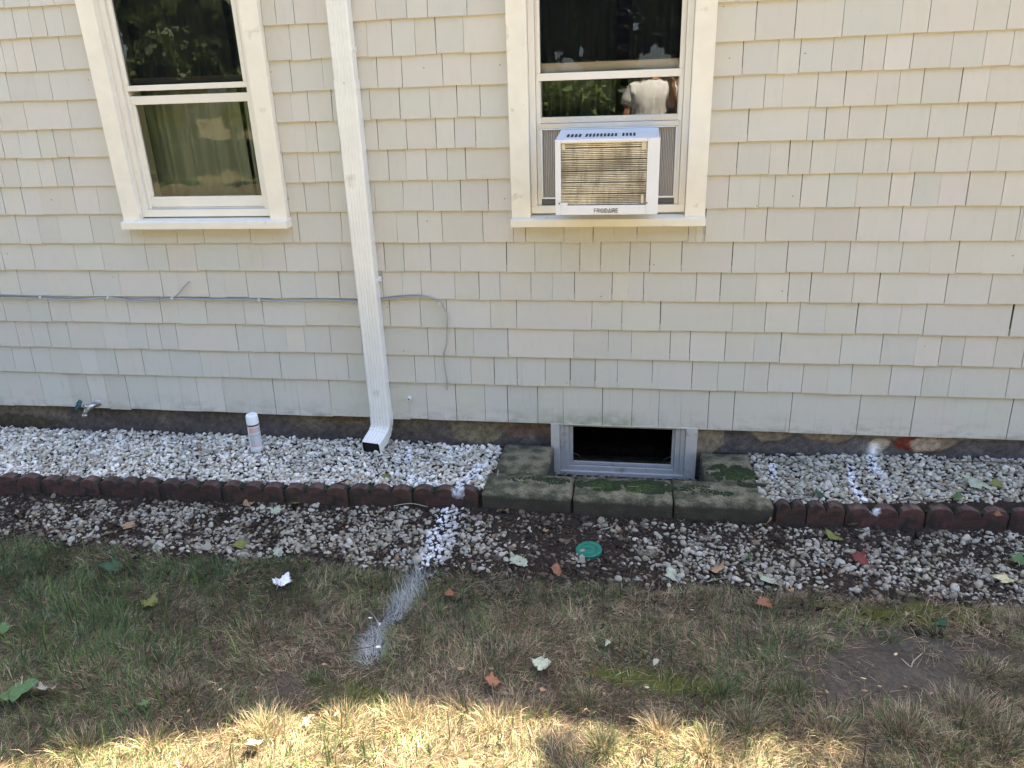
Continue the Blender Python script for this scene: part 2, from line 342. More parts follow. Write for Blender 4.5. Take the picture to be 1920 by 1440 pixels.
def grass_set(name, N, box, Lr, Wm, leanm, gfac, label, droop=1.0, dens=True):
    x = rng.uniform(box[0], box[1], N); y = rng.uniform(box[2], box[3], N)
    if dens: k = rng.random(N) < density(x, y, .75 if gfac < .3 else 1.0); x, y = x[k], y[k]
    # gather into tufts
    n = len(x); cx = np.round(x / .035) ; cy = np.round(y / .035)
    hsh = np.sin(cx * 12.9898 + cy * 78.233) * 43758.5453; hsh = hsh - np.floor(hsh); pull = .45 * (hsh > .35)
    tx = (cx + (hsh - .5)) * .035; ty = (cy + (hsh * 7 % 1 - .5)) * .035; x = x * (1 - pull) + tx * pull; y = y * (1 - pull) + ty * pull
    flow = fbm(x, y, .22, 83) * 14.0
    dirn = flow + rng.normal(0, .8, n)
    g = rng.random(n) < np.clip(greenness(x, y) * gfac, 0, 1)
    col = np.where(g[:, None], grn[rng.integers(0, 5, n)], dry[rng.integers(0, 5, n)]) * rng.uniform(.5, 1.35, (n, 1)) * (.35 + 1.3 * fbm(x, y, .09, 95))[:, None]
    tall = .75 + .7 * fbm(x, y, .18, 91); L = rng.uniform(Lr[0], Lr[1], n) * tall
    lean = np.abs(rng.normal(leanm, .35, n)) * np.where(g, .75, 1.05)
    return blades(name, x, y, L, rng.uniform(.7, 1.3, n) * Wm * np.where(g, 1.25, .9), lean, dirn, col, label, droop=droop)
grass_set('lawn_grass', 200000, (-3.3, 2.7, -2.75, -1.0), (.025, .062), .0018, 1.4, .85, 'mixed green and dead straw coloured lawn grass nearest the gravel', droop=.55)
grass_set('dead_thatch', 90000, (-3.3, 2.7, -2.75, -1.0), (.03, .07), .0016, 1.75, .18, 'matted dead straw lying flat between the lawn tufts', droop=.15)
grass_set('tall_blades', 9000, (-3.3, 2.7, -2.75, -1.12), (.07, .12), .0026, .55, 1.3, 'taller green blades standing up out of the lawn', droop=1.0)
grass_set('far_grass', 90000, (-7.5, 6.5, -8.0, -2.72), (.06, .10), .0042, 1.0, .8, 'lawn grass stretching away from the house', dens=False)
# separate tufts one can see in the photograph: (px, py, radius m, blade length m, blades, dry share)
def tufts(L, label, name):
    XX, YY, LL, WW, LE, DI, CC = [], [], [], [], [], [], []
    for px, py, rad, ln, n, dr in L:
        cx, cy = ong(px, py, .03); a = rng.uniform(0, 6.28, n); q = rad * rng.random(n) ** .7; XX.append(cx + q * np.cos(a)); YY.append(cy + q * np.sin(a) * .8)
        LL.append(ln * (.95 if py > 1300 else .7) * rng.uniform(.5, 1.15, n)); WW.append(rng.uniform(.0010, .0020, n)); LE.append(.3 + q / rad * .85 + np.abs(rng.normal(0, .3, n))); DI.append(a + rng.normal(0, .5, n))
        d = rng.random(n) < dr; CC.append(np.where(d[:, None], dry[rng.integers(0, 5, n)] * 1.15, grn[rng.integers(0, 5, n)]) * rng.uniform(.75, 1.2, (n, 1)))
    blades(name, *map(np.concatenate, (XX, YY, LL, WW, LE, DI, CC)), label, droop=.75)
TL = [(1490, 1118, .055, .055, 420, 1), (1655, 1122, .045, .035, 220, 1), (1330, 1115, .10, .05, 500, .9), (1240, 1160, .09, .06, 420, .9), (1115, 1110, .10, .06, 420, .3), (690, 1085, .14, .055, 600, .3), (520, 1060, .12, .05, 420, .2), (190, 1250, .07, .085, 420, .85),
      (330, 1290, .11, .07, 500, .9), (470, 1180, .10, .06, 400, .85), (1350, 1300, .06, .09, 380, .25), (1480, 1300, .06, .09, 380, .3), (1820, 1330, .14, .085, 900, .75), (1880, 1380, .12, .08, 600, .8), (1700, 1360, .10, .08, 500, .8), (1400, 1360, .09, .09, 500, .6),
      (1330, 1400, .08, .09, 450, .8), (1100, 1310, .07, .075, 350, .8), (1130, 1400, .05, .09, 300, .5), (930, 1350, .08, .085, 420, .8), (870, 1320, .06, .08, 320, .8), (760, 1340, .09, .085, 480, .85), (640, 1350, .08, .085, 420, .8), (500, 1370, .09, .085, 460, .75),
      (280, 1390, .08, .085, 400, .7), (150, 1400, .08, .08, 380, .6), (1000, 1330, .07, .07, 300, .9), (1560, 1370, .07, .09, 380, .7), (1240, 1370, .07, .09, 380, .8), (1790, 1400, .08, .08, 400, .7), (590, 1265, .035, .075, 110, 0), (1760, 1180, .05, .06, 200, .1),
      (1670, 1190, .04, .06, 160, .2), (1560, 1210, .04, .06, 160, .2), (1850, 1250, .08, .07, 350, .5), (1900, 1160, .07, .05, 300, .8), (1000, 1150, .09, .05, 400, .8), (870, 1180, .09, .05, 400, .8), (1180, 1190, .08, .05, 350, .8), (60, 1180, .12, .06, 500, .1), (400, 1110, .06, .05, 220, .2)]
tufts(TL, 'tufts of straw and green grass standing out of the lawn', 'grass_tufts')
# dry needles, straw and leaf scraps on the lower bed
n = 5200; x = rng.uniform(-4.4, 3.2, n); y = rng.uniform(-1.25, -.58, n); k = (y < edge_y(x) - .01) & (rng.random(n) < .25 + .6 * fbm(x, y, .2, 64)); x, y = x[k], y[k]; n = len(x)
blades('dry_litter', x, y, rng.uniform(.015, .055, n), rng.uniform(.0009, .0024, n), rng.uniform(1.35, 1.7, n), rng.uniform(0, 6.28, n), np.array([[.10, .065, .04], [.17, .12, .08], [.06, .04, .03], [.22, .17, .12]])[rng.integers(0, 4, n)] , 'dry stalks and leaf scraps lying on the lower pebbles', z0=height(x, y) + .008, droop=.1)
# moss and small green sprigs: tiny upright blades
x = rng.uniform(-3.3, 2.7, 260000); y = rng.uniform(-2.6, -1.02, 260000); k = (rng.random(260000) < sstep(.3, .7, mossy(x, y))) & (y < lawn_y(x)); x, y = x[k], y[k]; n = len(x)
blades('lawn_moss', x, y, rng.uniform(.006, .014, n), np.full(n, .0022), rng.uniform(.2, .9, n), rng.uniform(0, 6.28, n), np.array([[.18, .19, .025], [.27, .25, .035], [.12, .13, .02]])[rng.integers(0, 3, n)] * (.6 + .8 * fbm(x, y, .03, 99))[:, None], 'yellow green moss in the thin parts of the lawn')

# ------------------------------------------------------------------ HOUSE
m_paint = bpy.data.materials.new('shingle_paint'); m_paint.use_nodes = True
def shingle_nodes(m):
    n = m.node_tree.nodes; l = m.node_tree.links; b = n['Principled BSDF']; b.inputs['Roughness'].default_value = .55; b.inputs['Specular IOR Level'].default_value = .4
    tc = n.new('ShaderNodeTexCoord'); at = n.new('ShaderNodeAttribute'); at.attribute_name = 'col'
    def mapn(sc):
        mp = n.new('ShaderNodeMapping'); mp.inputs['Scale'].default_value = sc; l.new(tc.outputs['Object'], mp.inputs[0]); return mp.outputs[0]
    def noise(v, s, d=6, r=.55):
        z = n.new('ShaderNodeTexNoise'); z.inputs['Scale'].default_value = s; z.inputs['Detail'].default_value = d; z.inputs['Roughness'].default_value = r; l.new(v, z.inputs['Vector']); return z.outputs[0]
    def mr(v, a, b_, c=0, d=1):
        q = n.new('ShaderNodeMapRange'); q.inputs[1].default_value = a; q.inputs[2].default_value = b_; q.inputs[3].default_value = c; q.inputs[4].default_value = d; l.new(v, q.inputs[0]); return q.outputs[0]
    def mul(a, b_):
        q = n.new('ShaderNodeMath'); q.operation = 'MULTIPLY'; l.new(a, q.inputs[0])
        if isinstance(b_, float): q.inputs[1].default_value = b_
        else: l.new(b_, q.inputs[1])
        return q.outputs[0]
    def mixc(f, c1, c2):
        q = n.new('ShaderNodeMixRGB'); l.new(f, q.inputs[0]); l.new(c1, q.inputs[1])
        if isinstance(c2, tuple): q.inputs[2].default_value = (*c2, 1)
        else: l.new(c2, q.inputs[2])
        return q.outputs[0]
    sep = n.new('ShaderNodeSeparateXYZ'); l.new(tc.outputs['Object'], sep.inputs[0]); X_, Z_ = sep.outputs[0], sep.outputs[2]
    c = at.outputs['Color']
    # soft chalky weathering
    c = mixc(mr(noise(mapn((1, 1, 1)), 5, 6), .42, .72, 0, .16), c, (.60, .58, .50))
    c = mixc(mr(noise(mapn((1, 1, .35)), 26, 5), .55, .75, 0, .10), c, (.34, .33, .29))
    # dark streaks and splash dirt growing on the lowest courses
    low = mr(Z_, .62, .22, 0, 1); low2 = mr(Z_, .34, .23, 0, 1)
    st = mr(noise(mapn((55, 1, 3)), 1.0, 6, .65), .58, .74); c = mixc(mul(mul(st, low), .5), c, (.12, .11, .10))
    d2 = mr(noise(mapn((7, 1, 16)), 1.0, 8, .7), .47, .68); c = mixc(mul(mul(d2, low2), .62), c, (.17, .165, .13))
    # green algae above the basement window
    gx1 = mr(X_, -.62, -.38, 0, 1); gx2 = mr(X_, .16, -.02, 0, 1); gz = mr(Z_, .33, .235, 0, 1)
    g = mul(mul(mul(gx1, gx2), gz), mr(noise(mapn((14, 1, 14)), 1.0, 7, .7), .38, .6)); c = mixc(mul(g, .75), c, (.25, .27, .14))
    # sparse specks and chips
    sp = mr(noise(mapn((1, 1, 1)), 75, 2), .76, .79); c = mixc(mul(sp, .5), c, (.15, .14, .12))
    l.new(c, b.inputs['Base Color'])
    bp = n.new('ShaderNodeBump'); bp.inputs['Distance'].default_value = .0007; bp.inputs['Strength'].default_value = 1
    l.new(noise(mapn((90, 90, 5)), 1.0, 6, .7), bp.inputs['Height']); bp.inputs['Distance'].default_value = .0011
    bp2 = n.new('ShaderNodeBump'); bp2.inputs['Distance'].default_value = .0015; l.new(noise(mapn((1, 1, 1)), 9, 3), bp2.inputs['Height']); l.new(bp.outputs[0], bp2.inputs['Normal']); l.new(bp2.outputs[0], b.inputs['Normal'])
shingle_nodes(m_paint)
ROWS = [.230, .455, .620, .781, .938, 1.089, 1.242, 1.403, 1.556, 1.706, 1.850, 1.993, 2.135, 2.292, 2.432, 2.585, 2.74, 2.89, 3.04, 3.19, 3.35]
SE = [  # seam columns of the photograph, course by course from the bottom (negative = hairline split)
 [26,87,-140,174,207,246,303,-346,377,425,-466,519,563,623,730,-769,803,857,911,953,1009,1056,1129,1184,1234,-1275,1326,1373,1479,1605,1705,-1785,1886],
 [31,67,101,-156,-188,223,273,324,381,432,472,529,594,655,-669,780,-817,884,927.5,970,-979,1022.5,1069,1115.5,1157,1222,1296,1344,1393.5,1438,1502,-1549,1593,1665,1725,-1776,-1827,1884],
 [38,66,97,134,199,-243,280,305,336,448,497,-540,574,622,680.5,804,855,-889,953,1076,-1140,1183,1255.5,1292,1358,1412,1461,1573,1649,-1712,1758,1802,1861],
 [98,136,204,245,306,-339,390,461,496,575,733,790,839,920.5,969,1109.5,1165.5,1237,1372,1433,1496,-1544.5,1603,1684,1730,1891],
 [2,41,-95,132,176,229,307,-339,393,-424,466,528,594,638,719,-756,791,854,899,938,996,-1036,1077,1147,-1178,1206,1304,1349,1415,1476,1517,1596,1644,-1719,1770,1852],
 [10,67,146,197,279,318,371,450,-495,538,598,-641,723,758.6,808.6,864,950.5,1003,-1052,1087,1126,1180,1218,1277,1371,-1414,1473.5,1542.5,1589,-1640,1686,-1741,1790.6,-1838,1918.5],
 [39,-79,117,177,215,272,334,384,471,-512,563,643,746,785.5,830.5,906,986,1057.5,1112,-1151,1194,1290,-1304,1321,-1394,1434.5,1523,1605,1685,-1733,1781,1858,1903.6,-1910],
 [12,49,-81,145,189,575,620,705,-758,813,865,916,1364,1421.6,-1450,1499,1549,1602,1665,1707,-1757.5,1810,1876],
 [41,79,108,139,563,-592,623,730.5,-763,801,839.5,874,1380,1441,1477,1518,-1564,1617,1664,-1705,1752,-1814,1866],
 [10,42,78,108,140,-576,597,639,710.5,764,819,853.6,892.5,1400.6,1512,1545,1588,1656,1738,1806,1858,-1906],
 [6,53,135,-550,581,625,696,751,807,858,901,1371.6,1431,-1465,1529,1581,-1640,1681.6,1726,1797,1848],
 [21,-71,100,548.6,-608,709,755,831,884,1391,-1456,1497.5,1558,1615,1656,1705,1780,-1841,1892.5],
 [13,34,69,121,547.5,583.6,690.6,737,780,818,870,1415,1489,1578,-1686.6,1739,1825,1887],
 [32,62,90,123,519,553,-594,706,763,802,876], [9,56]]
W1 = (-2.735, -1.790); W2 = (-.597, .341); ZS = 1.326; ZT = 3.0
house = empty('shingled_house'); tag(house, 'house wall in pale grey beige cedar shingles above a stained concrete foundation', 'house')
mb = MB(); base_c = np.array([.585, .560, .492])
for ri in range(len(ROWS) - 1):
    zb = ROWS[ri]; zt = ROWS[ri + 1] + .03
    xs = []
    if ri < len(SE):
        for p in SE[ri]: xs.append((row_x(abs(p), zb), p < 0))
    known = (xs[0][0], xs[-1][0]) if xs else (0, 0)
    if ri >= 13: known = (row_x(0, zb), row_x(900 if ri == 13 else 60, zb))
    x = known[0]
    while x > -8.0: x -= random.uniform(.09, .22); xs.insert(0, (x, random.random() < .2))
    x = xs[-1][0]
    while x < 4.6: x += random.uniform(.09, .22); xs.append((x, random.random() < .2))
    for (a, fa), (b, fb) in zip(xs[:-1], xs[1:]):
        ga = .0005 if fa else random.uniform(.0008, .0020); gb = .0005 if fb else random.uniform(.0008, .0020)
        if abs(a - row_x(1891, .781)) < .001 and ri == 3: ga = .0045
        if ri == 3 and abs(b - row_x(1891, .781)) < .001: gb = .0045
        x0, x1 = a + ga, b - gb
        pieces = [(x0, x1, zt)]
        for wa, wb in (W1, W2):
            np_ = []
            for p0, p1, pt in pieces:
                if p1 <= wa or p0 >= wb or pt < ZS or zb > ZT: np_.append((p0, p1, pt)); continue
                if p0 < wa: np_.append((p0, wa - .002, pt))
                if p1 > wb: np_.append((wb + .002, p1, pt))
                if zb < ZS: np_.append((max(p0, wa), min(p1, wb), ZS + .02))
            pieces = np_
        if x1 - x0 < .006: continue
        t = rng.normal(0, 1, 3); c = base_c * (1 + .024 * t[0]) * np.array([1 + .012 * t[1], 1, 1 + .012 * t[2]])
        off = random.uniform(-.0022, .0012); dz = random.uniform(-.0028, .0022) if ri else random.uniform(-.006, .003); sk = random.uniform(-.0012, .0012)
        for p0, p1, pt in pieces:
            if p1 - p0 < .004: continue
            yb = off; yt = .0135; th = .010
            full = pt == zt
            ytop = yt if full else yt - (yt - yb) * (1 - (pt - zb) / (zt - zb))
            s0 = sk if full else 0
            vs = [(p0, yb, zb + dz), (p1, yb, zb + dz), (p1, yb + th, zb + dz), (p0, yb + th, zb + dz), (p0 + s0, ytop, pt), (p1 + s0, ytop, pt), (p1 + s0, ytop + .003, pt), (p0 + s0, ytop + .003, pt)]
            mb.add(vs, [(3, 2, 1, 0), (4, 5, 6, 7), (0, 1, 5, 4), (1, 2, 6, 5), (2, 3, 7, 6), (3, 0, 4, 7)], tuple(c))
for px, py in ((794, 127), (937, 122), (164, 150), (95, 375), (757, 658), (1510, 100), (1357, 12), (1368, 109), (725, 577), (800, 415), (1419, 386), (1487, 368), (640, 112), (540, 373), (1900, 480), (1226, 497), (946, 373), (12, 476), (1127, 556), (1467, 546), (507, 135), (1063, 718), (1735, 650), (210, 520)):
    x, z = onw(px, py, 0); i = max(k for k in range(len(ROWS)) if ROWS[k] <= z); y = .0135 * (z - ROWS[i]) / (ROWS[i + 1] - ROWS[i]) - .0022
    q = [(x + .0038 * math.cos(a), y, z + .0030 * math.sin(a)) for a in np.linspace(0, 6.2832, 9)[:-1]]
    mb.add(q + [(a, b + .0012, c_) for a, b, c_ in q], [tuple(range(8))[::-1]] + [(k, (k + 1) % 8, (k + 1) % 8 + 8, k + 8) for k in range(8)], (.20, .19, .17))
mb.build('shingle_cladding', m_paint, house)
# sheathing with openings, and the rest of the body
m_dark = mat('sheathing', (.045, .042, .038), .9)
OP1 = (-2.66, -1.87); OP2 = (-.53, .27); OPB = (-.36, .31); ZO = 1.34; ZOT = 2.92
mb = MB(); y0, y1 = .0175, .13
def wallseg(mb, x0, x1, z0, z1): mb.box(x0, x1, y0, y1, z0, z1)
for x0, x1 in ((-8.0, OP1[0]), (OP1[1], OP2[0]), (OP2[1], 4.6)): wallseg(mb, x0, x1, .27, 3.4)
for a, b in (OP1, OP2): wallseg(mb, a, b, ZOT, 3.4)
wallseg(mb, OP1[0], OP1[1], .27, ZO); wallseg(mb, OP2[0], OP2[1], .27, ZO)
mb.build('sheathing', m_dark, house)
m_side = mat('plain_siding', (.46, .45, .40), .7, var=.06)
mb = MB(); mb.box(-8.0, -7.88, .132, 8.0, -.3, 3.4); mb.box(4.48, 4.6, .132, 8.0, -.3, 3.4); mb.box(-7.878, 4.478, 7.88, 8.0, -.3, 3.4)
mb.build('side_wall', m_side, house)
mb = MB(); mb.box(-7.87, 4.47, .14, 7.87, .28, .32); mb.box(-7.87, 4.47, .14, 7.87, 3.0, 3.04); mb.box(-7.87, 4.47, 2.6, 2.7, .33, 2.99); mb.box(-7.87, 4.47, .26, 7.87, -.5, -.46)
mb.build('floor', mat('interior', (.20, .18, .15), .8), house)
# roof: eave line with a made-up cross gable at left, shaped to cast the lawn shadow
m_roof = mat('roof_shingle', (.08, .075, .07), .9, var=.2, vscale=30)
mb = MB()
EY, EZ = -.33, 3.40
mb.add([(.45, EY, EZ), (4.9, EY, EZ), (4.9, 4, 6.5), (.45, 4, 6.5), (.45, EY, EZ + .12), (4.9, EY, EZ + .12), (4.9, 4, 6.62), (.45, 4, 6.62)], [(3, 2, 1, 0), (4, 5, 6, 7), (0, 1, 5, 4), (1, 2, 6, 5), (2, 3, 7, 6), (3, 0, 4, 7)])
mb.add([(-8.4, 4.002, 6.5), (4.9, 4.002, 6.5), (4.9, 8.4, 3.4), (-8.4, 8.4, 3.4), (-8.4, 4.002, 6.62), (4.9, 4.002, 6.62), (4.9, 8.4, 3.52), (-8.4, 8.4, 3.52)], [(3, 2, 1, 0), (4, 5, 6, 7), (0, 1, 5, 4), (1, 2, 6, 5), (2, 3, 7, 6), (3, 0, 4, 7)])
mb.prism([(.452, 3.40), (-3.4, 7.80), (-8.4, 3.40), (-8.4, 3.54), (-3.4, 8.0), (.452, 3.56)][::-1], EY, 4.0)  # added gable, its slope set by the shadow edge on the lawn
mb.build('roof', m_roof, house)
mb = MB(); mb.prism([(-8.0, 3.41), (.35, 3.41), (-3.4, 7.7)][::-1], .02, .12); mb.build('shadow_gable_wall', m_side, house)  # unseen front of the added gable
m_trim = mat('white_soffit', (.75, .74, .70), .5)
mb = MB(); mb.box(.46, 4.6, -.31, .015, 3.365, 3.39); mb.box(-8.0, .44, -.06, .015, 3.36, 3.395); mb.build('soffit', m_trim, house)

# foundation: coloured, rough grid face
def found():
    xs = np.arange(-5.6, 4.6, .011); zs = np.arange(-.14, .271, .011); X, Z = np.meshgrid(xs, zs)
    ins = (X > OPB[0] - .05) & (X < OPB[1] + .05)
    n1 = fbm(X, Z * 1.6, .30, 101, 4); n2 = fbm(X, Z, .02, 105); n3 = fbm(X, Z, .08, 108, 4)
    c = np.zeros(X.shape + (3,)); c[:] = (.135, .118, .092)
    dk = sstep(.42, .56, n1)[..., None]; c = c * (1 - dk) + np.array([.085, .076, .070]) * dk
    lo = sstep(.19, .10, Z + (n3 - .5) * .16)[..., None]; c = c * (1 - lo) + np.array([.075, .070, .072]) * lo
    # right of the basement window: bare tan cement above a wavy line of dark parging
    zl = np.interp(X, [.38, .44, .52, .53, .58, .66, .72, .80, .90, 1.0, 1.1, 1.2, 1.35, 1.5, 1.62, 1.7, 1.9, 3.6], [.02, .05, .13, .30, .22, .20, .155, .16, .205, .17, .155, .20, .20, .13, .13, .20, .215, .2]) + (n3 - .5) * .03
    tan = (sstep(-.006, .006, Z - zl) * (X > .36))[..., None]; c = c * (1 - tan) + np.array([.20, .17, .13]) * (.72 + .5 * n3[..., None]) * tan
    dark = ((1 - sstep(-.006, .006, Z - zl)) * (X > .36))[..., None]; c = c * (1 - dark) + np.array([.105, .10, .105]) * (.6 + .7 * n3[..., None]) * dark
    # patches
    def patch(px, py, rx, rz, col, sd, rag=.35):
        nonlocal c
        cx, cz = onw(px, py, .03); d = np.hypot((X - cx) / rx, (Z - cz) / rz) + (fbm(X, Z, .05, sd) - .5) * rag * 2
        k = sstep(1.06, .96, d)[..., None]; c = c * (1 - k) + np.array(col) * (.85 + .3 * n3[..., None]) * k
    patch(885, 812, .15, .06, (.15, .135, .095), 120)
    patch(1722, 829, .105, .05, (.17, .045, .035), 121, .5)
    patch(1735, 834, .075, .045, (.33, .28, .22), 122)
    patch(1649, 832, .052, .032, (.36, .32, .26), 123, .25)
    patch(985, 806, .16, .05, (.12, .085, .065), 124, .5); patch(640, 785, .14, .035, (.12, .085, .055), 125, .5); patch(30, 790, .3, .05, (.06, .055, .04), 126)
    # sprayed white mark running down onto the pebbles
    cx, cz = onw(1636, 862, .03); k = (np.exp(-((X - cx) / .027) ** 2) * sstep(.115, .085, Z - cz + (n3 - .5) * .03) * 1.0)[..., None]; c = c * (1 - k) + np.array([.75, .77, .83]) * k
    c = c * (.45 + 1.1 * fbm(X, Z, .018, 109, 3)[..., None]) * np.array([1.25, 1.17, 1.08])
    Y = .036 + (n1 - .5) * .02 + (n3 - .5) * .012 + (n2 - .5) * .006 - .010 * tan[..., 0] * (X > .36)
    ny_, nx_ = X.shape; idx = np.arange(nx_ * ny_).reshape(ny_, nx_); keep = ~(ins[:-1, :-1] | ins[1:, 1:])
    Q = np.stack([idx[:-1, :-1], idx[:-1, 1:], idx[1:, 1:], idx[1:, :-1]], -1)[keep]
    return npmesh('foundation', np.stack([X, Y, Z], -1).reshape(-1, 3), Q, mat('parging', attr=True, rough=.92, var=.25, vscale=110, bump=.003, bscale=160, spec=.2), c.reshape(-1, 3), house, smooth=True)
found()
mb = MB(); mb.box(-8.0, OPB[0] - .06, .10, .24, -.4, .268); mb.box(OPB[1] + .06, 4.6, .10, .24, -.4, .268); mb.box(OPB[0] - .058, OPB[1] + .058, .10, .24, -.4, -.08); mb.build('foundation_core', mat('concrete_core', (.12, .11, .1), .9), house)

# ---- window materials
m_wh = mat('cream_paint', (.82, .775, .665), .42, var=.04, vscale=12, col2=(.55, .50, .42), cthr=(.66, .8), cscale=14, bump=.0006, bscale=60)
m_vinyl = mat('white_vinyl', (.79, .755, .675), .35, var=.03)
m_alu = mat('aluminium', (.58, .58, .57), .35, metal=.5, var=.06)
m_grime = mat('sill_paint', (.60, .57, .51), .5, var=.1, vscale=20, col2=(.20, .17, .13), cthr=(.60, .74), cscale=22)
def glass(name, dirt=.02, tint=(1, 1, 1), ior=1.5):
    m = bpy.data.materials.new(name); m.use_nodes = True; n = m.node_tree.nodes; l = m.node_tree.links; n.clear()
    o = n.new('ShaderNodeOutputMaterial'); t = n.new('ShaderNodeBsdfTransparent'); t.inputs[0].default_value = (*tint, 1); g = n.new('ShaderNodeBsdfGlossy'); g.inputs['Roughness'].default_value = .0
    fr = n.new('ShaderNodeFresnel'); fr.inputs[0].default_value = ior; mx = n.new('ShaderNodeMixShader'); l.new(fr.outputs[0], mx.inputs[0]); l.new(t.outputs[0], mx.inputs[1]); l.new(g.outputs[0], mx.inputs[2])
    tc = n.new('ShaderNodeTexCoord'); nz = n.new('ShaderNodeTexNoise'); nz.inputs['Scale'].default_value = 5; nz.inputs['Detail'].default_value = 3; l.new(tc.outputs['Object'], nz.inputs['Vector'])
    bp = n.new('ShaderNodeBump'); bp.inputs['Distance'].default_value = .0006; l.new(nz.outputs[0], bp.inputs['Height']); l.new(bp.outputs[0], g.inputs['Normal'])
    d = n.new('ShaderNodeBsdfDiffuse'); d.inputs[0].default_value = (.6, .6, .55, 1); m2 = n.new('ShaderNodeMixShader')
    n3 = n.new('ShaderNodeTexNoise'); n3.inputs['Scale'].default_value = 60; n3.inputs['Detail'].default_value = 5; l.new(tc.outputs['Object'], n3.inputs['Vector']); mr = n.new('ShaderNodeMapRange'); mr.inputs[1].default_value = .55; mr.inputs[2].default_value = .85; mr.inputs[4].default_value = dirt * 3; l.new(n3.outputs[0], mr.inputs[0])
    l.new(mr.outputs[0], m2.inputs[0]); l.new(mx.outputs[0], m2.inputs[1]); l.new(d.outputs[0], m2.inputs[2]); l.new(m2.outputs[0], o.inputs[0]); return m
m_glass = glass('window_glass'); m_glass2 = glass('basement_glass', .006, ior=1.55); m_glass3 = glass('storm_glass', .02, ior=1.72)
m_screen = bpy.data.materials.new('insect_screen'); m_screen.use_nodes = True
def scr(m):
    n = m.node_tree.nodes; l = m.node_tree.links; n.clear(); o = n.new('ShaderNodeOutputMaterial'); t = n.new('ShaderNodeBsdfTransparent'); d = n.new('ShaderNodeBsdfDiffuse'); d.inputs[0].default_value = (.012, .016, .028, 1); mx = n.new('ShaderNodeMixShader'); mx.inputs[0].default_value = .74
    l.new(t.outputs[0], mx.inputs[1]); l.new(d.outputs[0], mx.inputs[2]); l.new(mx.outputs[0], o.inputs[0])
scr(m_screen)
def pane(name, x0, x1, y, z0, z1, m, parent, tilt=(0, 0)):
    cx, cz = (x0 + x1) / 2, (z0 + z1) / 2; hx, hz = (x1 - x0) / 2, (z1 - z0) / 2
    mb = MB(); a, b = tilt
    vs = [(cx + sx * hx, y + math.tan(b) * sx * hx + math.tan(a) * sz * hz, cz + sz * hz) for sx, sz in ((-1, -1), (1, -1), (1, 1), (-1, 1))]
    mb.add(vs, [(0, 1, 2, 3)]); return mb.build(name, m, parent)
def std_window(x0, x1, label):
    """outer casing edges x0..x1; returns the window part (its mesh is the outer casing) on the house"""
    cw = .094; mb = MB()
    mb.box(x0, x0 + cw, -.035, .045, 1.366, ZT); mb.box(x1 - cw, x1, -.035, .045, 1.366, ZT)
    mb.box(x0, x1, -.037, .043, ZT - .001, ZT + .10)
    wn = mb.build('window', m_wh, house, bevel=.0025); wn['label'] = label
    mb = MB(); mb.add([(x0 - .004, -.062, 1.326), (x1 + .004, -.062, 1.326), (x1 + .004, .06, 1.326), (x0 - .004, .06, 1.326), (x0 - .004, -.062, 1.364), (x1 + .004, -.062, 1.364), (x1 + .004, .06, 1.386), (x0 - .004, .06, 1.386)],
                     [(3, 2, 1, 0), (4, 5, 6, 7), (0, 1, 5, 4), (1, 2, 6, 5), (2, 3, 7, 6), (3, 0, 4, 7)]); mb.build('sill', m_wh, wn, bevel=.003)
    i0, i1 = x0 + cw + .001, x1 - cw - .001
    mb = MB()   # jamb liner and blind stop, in two steps
    for s in (0, 1):
        a = (i0, i0 + .030) if s == 0 else (i1 - .030, i1); mb.box(a[0], a[1], .004, .13, 1.392, ZT - .002)
        a = (i0 + .031, i0 + .050) if s == 0 else (i1 - .050, i1 - .031); mb.box(a[0], a[1], .022, .13, 1.392, ZT - .002)
    mb.box(i0, i1, .0, .13, 1.384, 1.4215)
    mb.build('frame', m_vinyl, wn, bevel=.002)
    return wn, i0 + .051, i1 - .051
win1, a1, b1 = std_window(W1[0], W1[1], 'left double hung window over olive curtains with nothing in it')
win2, a2, b2 = std_window(W2[0], W2[1], 'double hung window holding the air conditioner')
print('glass extents', a1, b1, a2, b2)
def bars(name, parent, m, L, bev=.0015):
    mb = MB()
    for b in L: mb.box(*b)
    return mb.build(name, m, parent, bevel=bev)
# left window
bars('storm_sash', win1, m_vinyl, [(a1 - .012, b1 + .012, .018, .040, 2.020, 2.047), (a1 - .012, a1 + .010, .0185, .0395, 2.048, ZT - .01), (b1 - .010, b1 + .012, .0185, .0395, 2.048, ZT - .01)])
bars('lower_sash', win1, m_vinyl, [(a1 - .002, b1 + .002, .030, .052, 1.954, 1.996), (a1 - .002, b1 + .002, .0305, .052, 1.432, 1.487), (a1 - .002, a1 + .017, .031, .0515, 1.488, 1.953), (b1 - .010, b1 + .002, .031, .0515, 1.488, 1.953)])
bars('sash_rail', win1, m_vinyl, [(a1, b1, .078, .11, 2.052, 2.082)])
bars('sash_lock', win1, m_alu, [(-2.31, -2.25, .060, .077, 2.070, 2.082), (-2.30, -2.27, .062, .076, 2.083, 2.094)], .001)
bars('weather_strip', win1, m_alu, [(a1, b1, .024, .031, 1.4225, 1.4315)], 0)
pane('pane', a1 + .010, b1 - .010, .030, 2.047, ZT - .01, m_glass, win1, (R(.3), R(-.4)))
pane('pane', a1 + .016, b1 - .010, .041, 1.487, 1.954, m_glass, win1, (R(.2), R(-.3)))
pane('pane', a1, b1, .060, 1.99, 2.05, m_glass, win1)
pane('insect_screen', a1 + .004, b1 - .004, .054, 2.048, ZT - .01, m_screen, win1)
